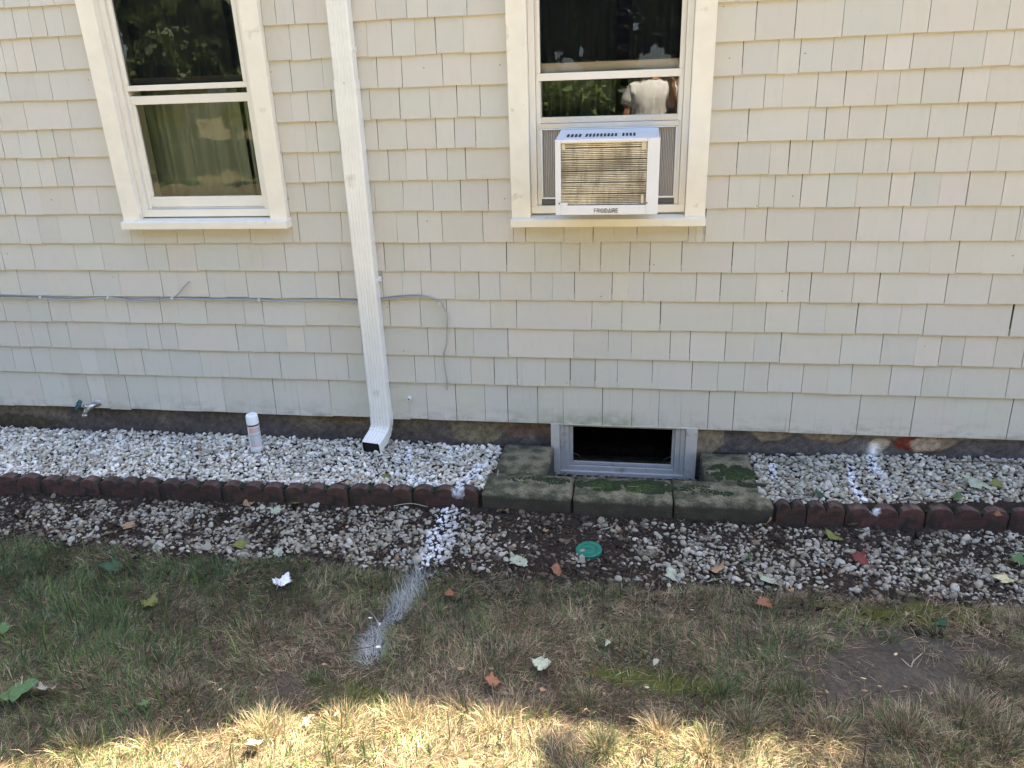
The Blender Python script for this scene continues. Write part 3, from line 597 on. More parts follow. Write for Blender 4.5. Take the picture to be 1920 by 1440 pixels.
# right window
bars('storm_sash', win2, m_vinyl, [(a2 - .012, b2 + .012, .018, .040, 1.998, 2.031), (a2 - .012, a2 + .003, .0185, .0395, 2.032, ZT - .01), (b2 - .003, b2 + .012, .0185, .0395, 2.032, ZT - .01)])
bars('sash_rail', win2, mat('beige_rail', (.50, .45, .39), .45, var=.05), [(a2, b2, .060, .10, 2.030, 2.075)])
bars('lower_sash', win2, m_alu, [(a2 - .010, b2 + .010, .024, .052, 1.808, 1.836), (a2 - .010, b2 + .010, .016, .050, 1.784, 1.807), (a2 - .002, a2 + .004, .031, .0515, 1.837, 1.997), (b2 - .004, b2 + .002, .031, .0515, 1.837, 1.997)])
pane('pane', a2 + .003, b2 - .003, .030, 2.031, ZT - .01, m_glass, win2, (R(.5), R(-.4)))
pane('pane', a2 + .003, b2 - .003, .041, 1.836, 1.998, m_glass3, win2, (R(-.65), R(-2.0)))
pane('insect_screen', a2 + .003, b2 - .003, .050, 2.08, ZT - .01, m_screen, win2)
bars('weather_strip', win2, mat('dark_strip', (.10, .10, .11), .6), [(a2, b2, .024, .035, 1.4225, 1.452)], 0)

# basement window
mb = MB(); mb.prism([(-.421, -.09), (-.372, -.09), (-.372, .2262), (.316, .2262), (.316, -.105), (.378, -.105), (.378, .232), (-.421, .232)], -.004, .09)
wb = mb.build('window', mat('weathered_shaded_white', (.50, .48, .45), .5, var=.08, vscale=16, col2=(.28, .24, .2), cthr=(.60, .75), cscale=18), house, bevel=.002); wb['label'] = 'low basement hopper window behind the concrete blocks'  # paint greyed for the shade in the well, plus grime blotches
m_bw = mat('shaded_vinyl', (.42, .41, .40), .5, var=.08, vscale=14, col2=(.24, .22, .19), cthr=(.58, .75), cscale=15)  # vinyl darkened likewise, shade of the well put into its colour
bars('frame', wb, m_bw, [(-.3705, -.350, .006, .09, -.06, .225), (-.3495, -.322, .012, .09, -.06, .225), (.262, .290, .012, .09, -.06, .225), (.2905, .3145, .006, .09, -.06, .225), (-.3215, .2615, .012, .09, -.060, -.034), (-.3215, .2615, .024, .09, .2165, .2255)], .0015)
bars('sash', wb, m_bw, [(-.3210, -.300, .024, .07, -.032, .216), (.246, .2610, .024, .07, -.032, .216), (-.2995, .2455, .024, .07, -.030, -.012), (-.2995, .2455, .026, .07, .206, .216)], .0012)
bars('sill', wb, m_bw, [(-.3705, .3145, -.004, .05, -.085, -.061)], .002)
for cx, s in ((-.298, 1), (.244, -1)):
    mb = MB(); mb.tube([(cx + s * .040 * math.cos(t), .042, -.010 + .040 * math.sin(t)) for t in np.linspace(0, math.pi / 2, 9)], .0025, 6); mb.build('latch', m_alu, wb, smooth=True)
pane('pane', -.2995, .2455, .034, -.012, .206, m_glass2, wb)

# ------------------------------------------------------------------ curtains
m_curt = mat('curtain_cloth', (.22, .27, .21), .85, var=.12, vscale=3, stretch=(3, 1, .3)); m_curt2 = mat('green_curtain', (.11, .15, .11), .9, var=.15, vscale=3, stretch=(3, 1, .4))
def curtain(x0, x1, y, z0, z1, amp, nf, m, label, skew=0):
    nx_, nz_ = 120, 14; V = []
    ph = random.uniform(0, 6)
    for j in range(nz_):
        t = j / (nz_ - 1); z = z0 + (z1 - z0) * t
        for i in range(nx_):
            s = i / (nx_ - 1); xx = x0 + (x1 - x0 + skew * (1 - t)) * s
            V.append((xx, y + amp * (math.sin(s * nf * 6.28 + ph + .6 * math.sin(3 * s + t)) + .45 * math.sin(s * nf * 14.3 + 2 * ph)) * (1.15 - .4 * t), z))
    V = np.array(V); idx = np.arange(nx_ * nz_).reshape(nz_, nx_); Q = np.stack([idx[:-1, :-1], idx[:-1, 1:], idx[1:, 1:], idx[1:, :-1]], -1).reshape(-1, 4)
    o = npmesh('curtain', V, Q, m, smooth=True); md = o.modifiers.new('thickness', 'SOLIDIFY'); md.thickness = .0015; return tag(o, label, 'curtain')
curtain(-2.68, -2.085, .185, 1.35, 2.98, .016, 4.2, m_curt, 'olive curtain hanging behind the left side of the left window', skew=.03)
curtain(-2.05, -1.85, .20, 1.35, 2.98, .014, 2.0, m_curt, 'narrow grey green curtain at the right edge of the left window', skew=-.02)
curtain(-.55, -.10, .22, 1.80, 2.98, .016, 4, m_curt2, 'dark green curtain behind the left half of the window above the air conditioner')
curtain(-.04, .28, .24, 1.80, 2.98, .016, 3, m_curt2, 'dark green curtain behind the right half of the window above the air conditioner')

# ------------------------------------------------------------------ air conditioner
ac = empty('air_conditioner', (-.121, 0, 1.42)); tag(ac, 'white window air conditioner with dirty horizontal fins, sitting in the right window', 'air conditioner')
m_acw = mat('ac_white', (.76, .765, .77), .35, var=.03, vscale=5, col2=(.55, .55, .53), cthr=(.66, .78), cscale=12); m_acb = mat('ac_dark', (.02, .02, .022), .7)
m_fin = bpy.data.materials.new('dirty_fins'); m_fin.use_nodes = True
def fin_nodes(m):
    n = m.node_tree.nodes; l = m.node_tree.links; b = n['Principled BSDF']; b.inputs['Metallic'].default_value = .05; b.inputs['Roughness'].default_value = .45
    tc = n.new('ShaderNodeTexCoord'); mp = n.new('ShaderNodeMapping'); mp.inputs['Scale'].default_value = (30, 30, 8); l.new(tc.outputs['Object'], mp.inputs[0]); nz = n.new('ShaderNodeTexNoise'); nz.inputs['Scale'].default_value = 1; nz.inputs['Detail'].default_value = 9; nz.inputs['Roughness'].default_value = .75; l.new(mp.outputs[0], nz.inputs['Vector'])
    cr = n.new('ShaderNodeValToRGB'); cr.color_ramp.elements[0].position = .33; cr.color_ramp.elements[0].color = (.36, .30, .21, 1); cr.color_ramp.elements[1].position = .55; cr.color_ramp.elements[1].color = (.86, .77, .58, 1); l.new(nz.outputs[0], cr.inputs[0])
    mp2 = n.new('ShaderNodeMapping'); mp2.inputs['Scale'].default_value = (4, 4, 9); l.new(tc.outputs['Object'], mp2.inputs[0]); n2 = n.new('ShaderNodeTexNoise'); n2.inputs['Scale'].default_value = 1; n2.inputs['Detail'].default_value = 4; l.new(mp2.outputs[0], n2.inputs['Vector'])
    mr = n.new('ShaderNodeMapRange'); mr.inputs[1].default_value = .35; mr.inputs[2].default_value = .6; mr.inputs[3].default_value = .55; mr.inputs[4].default_value = 1.1; l.new(n2.outputs[0], mr.inputs[0])
    vm = n.new('ShaderNodeVectorMath'); vm.operation = 'SCALE'; l.new(cr.outputs[0], vm.inputs[0]); l.new(mr.outputs[0], vm.inputs['Scale']); l.new(vm.outputs[0], b.inputs['Base Color'])
fin_nodes(m_fin)
AX0, AX1, AZ0, AZ1, AY = -.352, .108, 1.421, 1.750, -.26
SL = .030 / .30     # the cabinet rises a little towards the room
def shear(mb): mb.v = [(x, y, z + (y - AY) * SL) for x, y, z in mb.v]; return mb
def acbars(name, m, L, bev=.001):
    mb = MB()
    for b in L: mb.box(*b)
    return shear(mb).build(name, m, ac, bevel=bev)
fx0, fx1, fz0, fz1 = AX0 + .024, AX1 - .052, AZ0 + .040, AZ1 - .014
body = acbars('cabinet', m_acw, [(AX0, AX0 + .006, AY + .003, .06, AZ0, AZ1), (AX1 - .006, AX1, AY + .003, .06, AZ0, AZ1), (AX0 + .006, AX1 - .006, AY + .004, .06, AZ0, AZ0 + .006), (AX0 + .006, AX1 - .006, AY + .004, .06, AZ1 - .006, AZ1),
        (AX0 + .006, AX1 - .006, .05, .06, AZ0 + .006, AZ1 - .006)])
acbars('front_frame', m_acw, [(AX0 - .002, fx0, AY - .010, AY + .002, AZ0 - .002, AZ1 + .001), (fx1, AX1 + .002, AY - .010, AY + .002, AZ0 - .002, AZ1 + .001), (fx0, fx1, AY - .0098, AY + .002, AZ0 - .002, fz0), (fx0, fx1, AY - .0098, AY + .002, fz1, AZ1 + .001),
        (fx0, fx0 + .03, AY - .0102, AY + .0015, fz0, fz0 + .012)], .002)
acbars('coil_backing', mat('coil_dirt', (.22, .175, .12), .8, var=.4, vscale=30), [(fx0 - .004, fx1 + .004, AY + .014, AY + .03, fz0 - .004, fz1 + .004)], 0)
mb = MB(); z = fz0 + .004; k = 0
while z < fz1 - .004:
    th = .0042
    mb.box(fx0 + .001, fx1 - .001, AY + .001 + .002 * math.sin(k * 2.1), AY + .012, z, z + th); k += 1; z += .0078 if k % 6 else .0112
shear(mb).build('fins', m_fin, ac)
# clips at the corners of the coil, screws
m_cc = mat('cream_clip', (.66, .60, .42), .5)
for q_ in [(fx0 + .003, fx0 + .019, AY - .004, AY + .006, fz1 - .032, fz1 - .003), (fx1 - .026, fx1 - .004, AY - .004, AY + .006, fz1 - .034, fz1 - .002), (fx1 - .022, fx1 - .010, AY - .004, AY + .006, fz0 + .006, fz0 + .045)]: acbars('corner_clip', m_cc, [q_], .003)
m_scr = mat('screw', (.25, .22, .2), .5, metal=.8)
for sx, sz in ((AX0 + .016, fz0 + .012), (fx1 + .004, fz0 + .010)):
    mb = MB(); mb.lathe([(0.0005, -.002), (.004, -.002), (.004, .002)], 12, Matrix.Translation((sx, AY - .0115, sz)) @ Matrix.Rotation(R(90), 4, 'X')); shear(mb).build('screw', m_scr, ac)
# vents on top
mb = MB()
for k in range(4): mb.box(AX0 + .045 + k * .018, AX0 + .055 + k * .018, AY + .06, AY + .13, AZ1 + .0005, AZ1 + .0025)
for k in range(9): mb.box(AX0 + .13 + k * .0165, AX0 + .139 + k * .0165, AY + .06, AY + .13, AZ1 + .0005, AZ1 + .0025)
for k in range(4): mb.box(AX0 + .295 + k * .0165, AX0 + .304 + k * .0165, AY + .06, AY + .13, AZ1 + .0005, AZ1 + .0025)
shear(mb).build('top_vent', m_acb, ac)
# side curtains: pleated plastic
m_pleat = mat('pleat', (.56, .53, .48), .5, var=.06)
for (p0, p1) in ((a2 + .008, AX0 + .004), (AX1 - .004, b2 - .006)):
    mb = MB(); n = 11; zz0, zz1 = 1.462, 1.778; st = (p1 - p0) / n; pts = []
    for i in range(n * 2 + 1): pts.append((p0 + i * st / 2, .034 if i % 2 else .022))
    for (xa, ya), (xb, yb) in zip(pts[:-1], pts[1:]): mb.add([(xa, ya, zz0), (xb, yb, zz0), (xb, yb, zz1), (xa, ya, zz1)], [(0, 1, 2, 3)])
    o = mb.build('side_panel', m_pleat, ac); md = o.modifiers.new('t', 'SOLIDIFY'); md.thickness = .0012
bars('panel_rail', ac, m_acw, [(a2 - .001, a2 + .008, .012, .040, 1.453, 1.783), (b2 - .006, b2 + .001, .012, .040, 1.453, 1.783), (a2 + .0085, AX0 - .001, .012, .040, 1.453, 1.4615), (AX1 + .001, b2 - .0065, .012, .040, 1.453, 1.4615), (a2 + .0085, b2 - .0065, .012, .040, 1.7785, 1.7835)], .001)
# lettering, built from strokes
LET = {'F': [((0, 0), (0, 1)), ((0, 1), (.62, 1)), ((0, .52), (.52, .52))], 'R': [((0, 0), (0, 1)), ((0, 1), (.45, 1)), ((.45, 1), (.62, .88)), ((.62, .88), (.62, .64)), ((.62, .64), (.45, .5)), ((.45, .5), (0, .5)), ((.35, .5), (.66, 0))],
       'I': [((0, 0), (0, 1))], 'G': [((.72, .82), (.5, 1)), ((.5, 1), (.2, .96)), ((.2, .96), (0, .7)), ((0, .7), (0, .3)), ((0, .3), (.2, .04)), ((.2, .04), (.52, 0)), ((.52, 0), (.74, .18)), ((.74, .18), (.74, .48)), ((.74, .48), (.42, .48))],
       'D': [((0, 0), (0, 1)), ((0, 1), (.4, 1)), ((.4, 1), (.66, .78)), ((.66, .78), (.7, .5)), ((.7, .5), (.66, .22)), ((.66, .22), (.4, 0)), ((.4, 0), (0, 0))],
       'A': [((0, 0), (.42, 1)), ((.42, 1), (.84, 0)), ((.84, 0), (0, 0))], 'E': [((0, 0), (0, 1)), ((0, 1), (.6, 1)), ((0, .52), (.52, .52)), ((0, 0), (.6, 0))]}
WID = {'F': .62, 'R': .66, 'I': 0, 'G': .74, 'D': .7, 'A': .84, 'E': .6}
def lettering(word, x0, x1, z, h, y, m, parent, th=.13):
    tot = sum(WID[c] for c in word) + .36 * (len(word) - 1); k = (x1 - x0) / tot; x = x0; mb = MB(); r = th * h / 2; q = 0
    for ch in word:
        for (ax, az), (bx, bz) in LET[ch]:
            a = Vector((x + ax * k, 0, z + az * h)); b = Vector((x + bx * k, 0, z + bz * h)); d = (b - a).normalized(); p = Vector((-d.z, 0, d.x)) * r; a = a - d * r * .7; b = b + d * r * .7; q += 1; yy = y - .00004 * q
            mb.add([(v.x, yy_, v.z) for yy_ in (yy, yy + .0012) for v in (a - p, b - p, b + p, a + p)], [(0, 1, 2, 3), (7, 6, 5, 4), (0, 4, 5, 1), (1, 5, 6, 2), (2, 6, 7, 3), (3, 7, 4, 0)])
        x += (WID[ch] + .36) * k
    return shear(mb).build('lettering', m, parent)
lx0 = onw(1114, 395, AY - .01)[0]; lx1 = onw(1158, 395, AY - .01)[0]
lettering('FRIGIDAIRE', lx0, lx1, AZ0 + .0095, .0165, AY - .0110, mat('black_ink', (.015, .015, .02), .5), ac, .13)

# ------------------------------------------------------------------ downspout
ds = empty('downspout', (-1.39, -.04, .1)); tag(ds, 'white ribbed aluminium downspout with kinked elbow emptying onto the pebbles', 'downspout')
m_ds = mat('white_enamel', (.80, .795, .75), .28, var=.04, vscale=9, coat=.3, col2=(.60, .58, .52), cthr=(.66, .8), cscale=9)
m_bore_shade = mat('painted_pipe_shade', (.008, .008, .010), .9)  # near black, stands in for the shade inside the pipes
def dsprof(hw, hd, ribs=True):        # closed profile in local (u across, v depth), front is v negative
    P = []; r = .007
    def arc(cx, cy, a0):
        for k in range(4): a = R(a0 + 30 * k); P.append((cx + r * math.cos(a), cy + r * math.sin(a)))
    arc(-hw + r, -hd + r, 180)
    if ribs:
        n = 5; w_ = (2 * hw - .026) / n
        for i in range(n):
            x = -hw + .013 + i * w_
            P += [(x + w_ * .12, -hd), (x + w_ * .35, -hd + .0018), (x + w_ * .60, -hd + .0018), (x + w_ * .80, -hd)]
    arc(hw - r, -hd + r, 270); arc(hw - r, hd - r, 0); arc(-hw + r, hd - r, 90)
    return P
def sweep(name, path, hw, hd, parent, m, ribs=True, scale=None, open_end=False):
    prof = dsprof(hw, hd, ribs); mb = MB(); n = len(prof); vs = []
    for i, p in enumerate(path):
        p = Vector(p); a = Vector(path[max(i - 1, 0)]); b = Vector(path[min(i + 1, len(path) - 1)]); t = (b - a).normalized()   # travelling downwards
        U = Vector((1, 0, 0)); U = (U - t * U.dot(t)).normalized(); Vv = U.cross(t) ; Vv = Vv if Vv.y > 0 or abs(Vv.y) < .3 and Vv.z > 0 else -Vv
        s = scale[i] if scale else 1
        vs += [p + U * (u * s) + Vv * (v * s) for u, v in prof]
    fs = [(i * n + k, i * n + (k + 1) % n, (i + 1) * n + (k + 1) % n, (i + 1) * n + k) for i in range(len(path) - 1) for k in range(n)]
    mb.add(vs, fs); o = mb.build(name, m, parent, smooth=False); md = o.modifiers.new('t', 'SOLIDIFY'); md.thickness = .0012; md.offset = -1
    return o, vs[-n:]
ZJ = onw(640, 150, -.06)[1]
sweep('upper_pipe', [(-1.384, -.032, 3.36), (-1.385, -.032, ZJ - .03)], .0505, .033, ds, m_ds)
sweep('lower_pipe', [(-1.385, -.032, ZJ), (-1.389, -.032, .255)], .0535, .0355, ds, m_ds)
pth = [(-1.389, -.032, .275), (-1.389, -.032, .225), (-1.391, -.034, .205), (-1.392, -.037, .197), (-1.394, -.040, .186), (-1.396, -.046, .176), (-1.398, -.053, .166), (-1.402, -.064, .154), (-1.405, -.074, .146), (-1.419, -.112, .122), (-1.424, -.132, .112), (-1.4265, -.150, .109)]
sc = [1.05, 1.05, 1.05, 1.01, 1.05, 1.005, 1.05, 1.01, 1.04, 1.04, 1.03, .98]
el, last = sweep('elbow', pth, .0535, .0355, ds, m_ds, scale=sc)
dv = (Vector(pth[-1]) - Vector(pth[-2])).normalized(); cc_ = Vector(pth[-1])
ins = [cc_ + (v - cc_) * .965 - dv * .0005 for v in last]; deep = [cc_ + (v - cc_) * .955 - dv * .010 for v in last]; n_ = len(last)
mb = MB(); mb.add(ins + deep, [(k, (k + 1) % n_, (k + 1) % n_ + n_, k + n_) for k in range(n_)] + [tuple(range(n_, 2 * n_))]); mb.build('mouth', m_bore_shade, ds)  # dark plug closing the outlet, shade put into its colour
mb = MB(); mb.box(-1.331, -1.326, -.062, -.0, 1.036, 1.062); mb.box(-1.330, -1.318, -.002, .0, 1.036, 1.062); mb.tube([(-1.328, -.035, 1.05), (-1.320, -.035, 1.05)], .005, 8); mb.build('strap', m_ds, ds)
zc = onw(662, 92, -.03)[1]; mb = MB(); mb.box(-1.334, -1.329, -.06, 0, zc - .012, zc + .012); mb.tube([(-1.33, -.035, zc), (-1.322, -.035, zc)], .006, 8); mb.build('strap', m_ds, ds)
for rx_, ry_, rz_ in ((-1.385, -.0705, ZJ - .014), (-1.387, -.0715, .262)):
    mb = MB(); mb.lathe([(.0005, -.001), (.004, -.001), (.004, .002)], 10, Matrix.Translation((rx_, ry_, rz_)) @ Matrix.Rotation(R(90), 4, 'X')); mb.build('rivet', m_alu, ds)

# ------------------------------------------------------------------ cables on the wall
m_clip = mat('clip', (.62, .61, .56), .5); m_cw = mat('cable_white', (.36, .36, .34), .45); m_cb = mat('cable_blue_grey', (.22, .25, .31), .5)
def wp(L, y=-.010): return [(*[onw(px, py, y)[0]], y + (L2 if (L2 := 0) else 0), onw(px, py, y)[1]) for px, py in L]
def smooth_path(P, k=6):
    P = [Vector(p) for p in P]; out = []
    for i in range(len(P) - 1):
        p0, p1, p2, p3 = P[max(i - 1, 0)], P[i], P[i + 1], P[min(i + 2, len(P) - 1)]
        for j in range(k):
            t = j / k; out.append(.5 * ((2 * p1) + (p2 - p0) * t + (2 * p0 - 5 * p1 + 4 * p2 - p3) * t * t + (3 * p1 - p0 - 3 * p2 + p3) * t ** 3))
    return out + [P[-1]]
cb = empty('wall_cable', (-2.5, 0, .93)); tag(cb, 'thin white and grey cables clipped across the shingles behind the downspout', 'cable')
A = [(-60, 556), (40, 559), (75, 559), (110, 562), (150, 562), (202, 558), (240, 564), (275, 566), (322, 560), (360, 561), (485, 563), (520, 565), (600, 563), (680, 565), (720, 561), (760, 557), (795, 556), (818, 562), (831, 575), (838, 590), (838, 620), (837, 645), (832, 665), (834, 690), (838, 712), (838, 731)]
B_ = [(-60, 552), (40, 554), (75, 556), (110, 557), (150, 560), (202, 557), (240, 560), (275, 559), (322, 559), (360, 559), (485, 561), (520, 564), (600, 561), (680, 563), (720, 558), (760, 554), (790, 554), (815, 560), (829, 570)]
mb = MB(); mb.tube(smooth_path(wp(A, -.009)), .0038, 8); mb.tube(smooth_path(wp([(322, 560), (333, 552), (345, 538), (353, 530)], -.009)) + [Vector((onw(354, 529)[0], .01, onw(354, 529)[1]))], .0032, 8); mb.build('white_strand', m_cw, cb, smooth=True)
mb = MB(); mb.tube(smooth_path(wp(B_, -.006)), .0027, 8); mb.build('grey_strand', m_cb, cb, smooth=True)
for px, py in ((75, 557), (202, 558), (322, 559), (485, 562), (824, 569)):
    mb = MB(); x, z = onw(px, py, -.01); mb.box(x - .006, x + .006, -.014, .0, z - .010, z + .006); mb.tube([(x + .002, -.016, z - .006), (x + .002, -.010, z - .006)], .0035, 8); mb.build('clip', m_clip, cb, bevel=.001)
# small white stub of pipe
x, z = onw(766, 749, -.02); mb = MB(); mb.lathe([(.0065, -.003), (.0065, .0), (.0115, .001), (.0115, -.004), (.0105, -.03)][::-1] if False else [(.0105, .03), (.0115, .0), (.0115, -.012), (.0060, -.012), (.0055, -.002)], 20, Matrix.Translation((x, -.010, z)) @ Matrix.Rotation(R(-90), 4, 'X'), cap=False)
st = mb.build('pipe_stub', mat('stub_white', (.70, .68, .66), .4), None, smooth=True); tag(st, 'short white pipe stub poking through a shingle right of the downspout', 'pipe')
mb = MB(); mb.lathe([(.0055, .0), (.0005, .0)], 16, Matrix.Translation((x, -.014, z)) @ Matrix.Rotation(R(90), 4, 'X'), cap=False); mb.build('bore_shade', m_bore_shade, st)  # black disc painted as the shade in the stub

# ------------------------------------------------------------------ hose bibb
hx, hz = onw(170, 763, -.03)
hb = empty('garden_tap', (hx, -.03, hz)); tag(hb, 'old metal garden tap with a teal wheel under the lowest shingles at the left', 'tap')
m_brass = mat('worn_metal', (.42, .40, .37), .3, metal=.85, var=.2, vscale=60)
mb = MB(); mb.tube([(hx + .03, .05, hz + .012), (hx + .02, -.02, hz + .010), (hx + .002, -.045, hz + .004), (hx - .010, -.062, hz - .014), (hx - .014, -.072, hz - .036)], [.014, .015, .018, .014, .013], 14)
mb.tube([(hx - .013, -.072, hz - .028), (hx - .0155, -.0745, hz - .044)], [.017, .018], 14); mb.tube([(hx + .002, -.040, hz + .004), (hx - .012, -.070, hz + .022)], [.014, .011], 12); mb.tube([(hx + .03, .03, hz + .012), (hx + .026, -.004, hz + .012)], [.026, .022], 16); mb.build('tap_body', m_brass, hb, smooth=True)
mb = MB(); Mw = Matrix.Translation((hx - .026, -.090, hz + .038)) @ Vector((-.5, -.6, .55)).to_track_quat('Z', 'Y').to_matrix().to_4x4(); n = 36; prof = []
for zz, f in ((-.006, .82), (-.006, 1), (.006, 1), (.008, .80)):
    prof.append([Mw @ Vector((math.cos(6.2832 * k / n) * .030 * f * (1 + .15 * math.cos(6 * 6.2832 * k / n)), math.sin(6.2832 * k / n) * .030 * f * (1 + .15 * math.cos(6 * 6.2832 * k / n)), zz)) for k in range(n)])
vs = [v for r_ in prof for v in r_]; fs = [(i * n + k, i * n + (k + 1) % n, ((i + 1) % 4) * n + (k + 1) % n, ((i + 1) % 4) * n + k) for i in range(4) for k in range(n)]; mb.add(vs, fs)
for k in range(6):
    a = 6.2832 * k / 6; mb.tube([Mw @ Vector((0, 0, 0)), Mw @ Vector((math.cos(a) * .027, math.sin(a) * .027, 0))], .0045, 6)
mb.tube([Mw @ Vector((0, 0, -.012)), Mw @ Vector((0, 0, .010))], .009, 10); mb.build('handwheel', mat('teal_paint', (.012, .085, .095), .4, var=.2, vscale=50), hb, smooth=True)

# ------------------------------------------------------------------ edging blocks
m_brick = mat('red_block', attr=True, rough=.9, var=.35, vscale=28, col2=(.030, .022, .017), cthr=(.44, .62), cscale=17, bump=.0022, bscale=110)
def world_paint(m, spots):
    n = m.node_tree.nodes; l = m.node_tree.links; b = n['Principled BSDF']; src = b.inputs['Base Color'].links[0].from_socket
    ge = n.new('ShaderNodeNewGeometry'); nz = n.new('ShaderNodeTexNoise'); nz.inputs['Scale'].default_value = 60; nz.inputs['Detail'].default_value = 5; l.new(ge.outputs['Position'], nz.inputs['Vector'])
    for (x, y, z, rad) in spots:
        d = n.new('ShaderNodeVectorMath'); d.operation = 'DISTANCE'; d.inputs[1].default_value = (x, y, z); l.new(ge.outputs['Position'], d.inputs[0])
        a = n.new('ShaderNodeMath'); a.operation = 'MULTIPLY_ADD'; a.inputs[1].default_value = rad * 1.4; l.new(nz.outputs[0], a.inputs[0]); l.new(d.outputs['Value'], a.inputs[2])
        mr = n.new('ShaderNodeMapRange'); mr.inputs[1].default_value = rad * 1.85; mr.inputs[2].default_value = rad * 1.2; mr.inputs[4].default_value = .85; l.new(a.outputs[0], mr.inputs[0])
        mx = n.new('ShaderNodeMixRGB'); mx.inputs[2].default_value = (.70, .72, .78, 1); l.new(mr.outputs[0], mx.inputs[0]); l.new(src, mx.inputs[1]); src = mx.outputs[0]
    l.new(src, b.inputs['Base Color'])
world_paint(m_brick, [(*ong(860, 921, .09), .09, .036), (*ong(1642, 957, .09), .085, .022)])
m_moss = mat('moss', (.017, .029, .006), .95, var=.5, vscale=60, bump=.004, bscale=200)
m_mossb = mat('bright_moss', (.05, .085, .010), .95, var=.4, vscale=60, bump=.004, bscale=200)
LAB = ['red scalloped edging block cut off by the left border of the photo', 'red scalloped edging block with a green sprig at its left end', 'red scalloped edging block third from the left border of the photo', 'red scalloped edging block fourth from the left border of the photo',
       'red scalloped edging block in front of the spray can', 'red scalloped edging block left of the brown leaf on the edging', 'red scalloped edging block below the downspout outlet with moss on its right end', 'red scalloped edging block with white paint on top, touching the left concrete block']
bpx = [(-45, 925), (80, 928), (190, 932), (302, 936), (418, 941), (535, 945), (655, 948), (775, 951), (898, 954)]
def moss_patch(parent, cx, cy, z, rx, ry, n, m=None, sz=.010):
    """a real low cushion of moss: many tiny clumps"""
    k = int(n); a = rng.uniform(0, 6.28, k); r = np.sqrt(rng.random(k)); x = cx + rx * r * np.cos(a); y = cy + ry * r * np.sin(a)
    keep = fbm(x, y, .03, 140) + .35 * (1 - r) > .47; x, y = x[keep], y[keep]; k = len(x)
    if k < 3: return
    base = np.stack([shapes2[i] for i in rng.integers(0, 20, k)]); s = rng.uniform(.5, 1.2, k) * sz * .55
    V = base * np.stack([s, s, s * .55], -1)[:, None, :] + np.stack([x, y, np.full(k, z)], -1)[:, None, :]
    Fc = (IF2[None] + (np.arange(k) * len(IV2))[:, None, None]).reshape(-1, 3)
    return npmesh('moss', V.reshape(-1, 3), Fc, m or m_moss, None, parent)
def scallop(p, q, nsc, label, top=.112, moss=False, group='scalloped red edging blocks', round_first=False, paint=False):
    """block between foot points p and q (x,y), front face towards the lawn"""
    p = Vector((p[0], p[1], 0)); q = Vector((q[0], q[1], 0)); d = q - p; Ln = d.length - .006; ang = math.atan2(d.y, d.x) + random.uniform(-.012, .012)
    e = empty('edging_block', ((p.x + q.x) / 2, (p.y + q.y) / 2, 0), (random.uniform(-.03, .02), random.uniform(-.02, .02), ang))
    mb = MB(); pts = [(-Ln / 2, -.06), (-Ln / 2, top - .025)]; r = Ln / nsc / 2; hgt = .040
    for i in range(nsc):
        for k in range(0 if i == 0 else 1, 9):
            a = math.pi * (1 - k / 8); pts.append((-Ln / 2 + r * (2 * i + 1) + r * math.cos(a) * .995, top - hgt + hgt * math.sin(a)))
    pts += [(Ln / 2, -.06)]
    pp = [pts[0]] + pts[2:]
    jit = [(x + random.uniform(-.001, .001), z + random.uniform(-.0015, .0015)) for x, z in pp]
    mb.prism(jit, 0, .055); nf = len(mb.f); sh = random.uniform(.75, 1.25); fr = tuple(np.array([.072, .034, .028]) * sh * np.array([1, random.uniform(.9, 1.15), 1])); mb.c = [fr] * nf; L0 = len(jit)
    for k in range(L0):      # upper faces: paler crests, dips dark with dirt, moss and painted crease shade
        zz = (jit[k][1] + jit[(k + 1) % L0][1]) / 2
        if jit[k][1] > 0 and jit[(k + 1) % L0][1] > 0: mb.c[2 + k] = tuple(np.array([.095, .056, .045]) * sh * random.uniform(.7, 1.1)) if zz > top - .016 else (.030, .028, .019)
    o = mb.build('edging_core', m_brick, None, bevel=.004, seg=2); o.parent = e
    if moss:
        for k in moss: mo = moss_patch(None, -Ln / 2 + r * (2 * k + 2) if k < nsc - 1 else Ln / 2 - .02, .03, top - .020, .035, .026, 90); mo and setattr(mo, 'parent', e)
    return tag(e, label, 'edging block', group)
for i in range(8):
    a, b = bpx[i], bpx[i + 1]; pa = ong(*a, 0); pb = ong(*b, 0)
    scallop(pa, pb, 3, LAB[i], top=.106 + random.uniform(-.006, .005), moss={1: [0, 2], 2: [2], 3: [1], 4: [0, 2], 5: [0, 1, 2], 6: [0, 2], 7: [0, 2]}.get(i))
rpx = [(1452, 983), (1510, 985), (1582, 988), (1732, 991), (1888, 994), (2040, 996)]
LR = ['short two scallop piece of red edging against the right concrete block', 'short red edging piece second from the right concrete block', 'red edging block with a white paint mark in its first dip', 'red three scallop edging block below the pale leaf on the right pebbles', 'red edging block cut off by the right border of the photo']
for i in range(5): scallop(ong(*rpx[i]), ong(*rpx[i + 1]), (2, 2, 3, 3, 3)[i], LR[i], top=.106 + (.006 if i < 2 else random.uniform(-.004, .003)), moss={3: [1, 2], 2: [2]}.get(i))

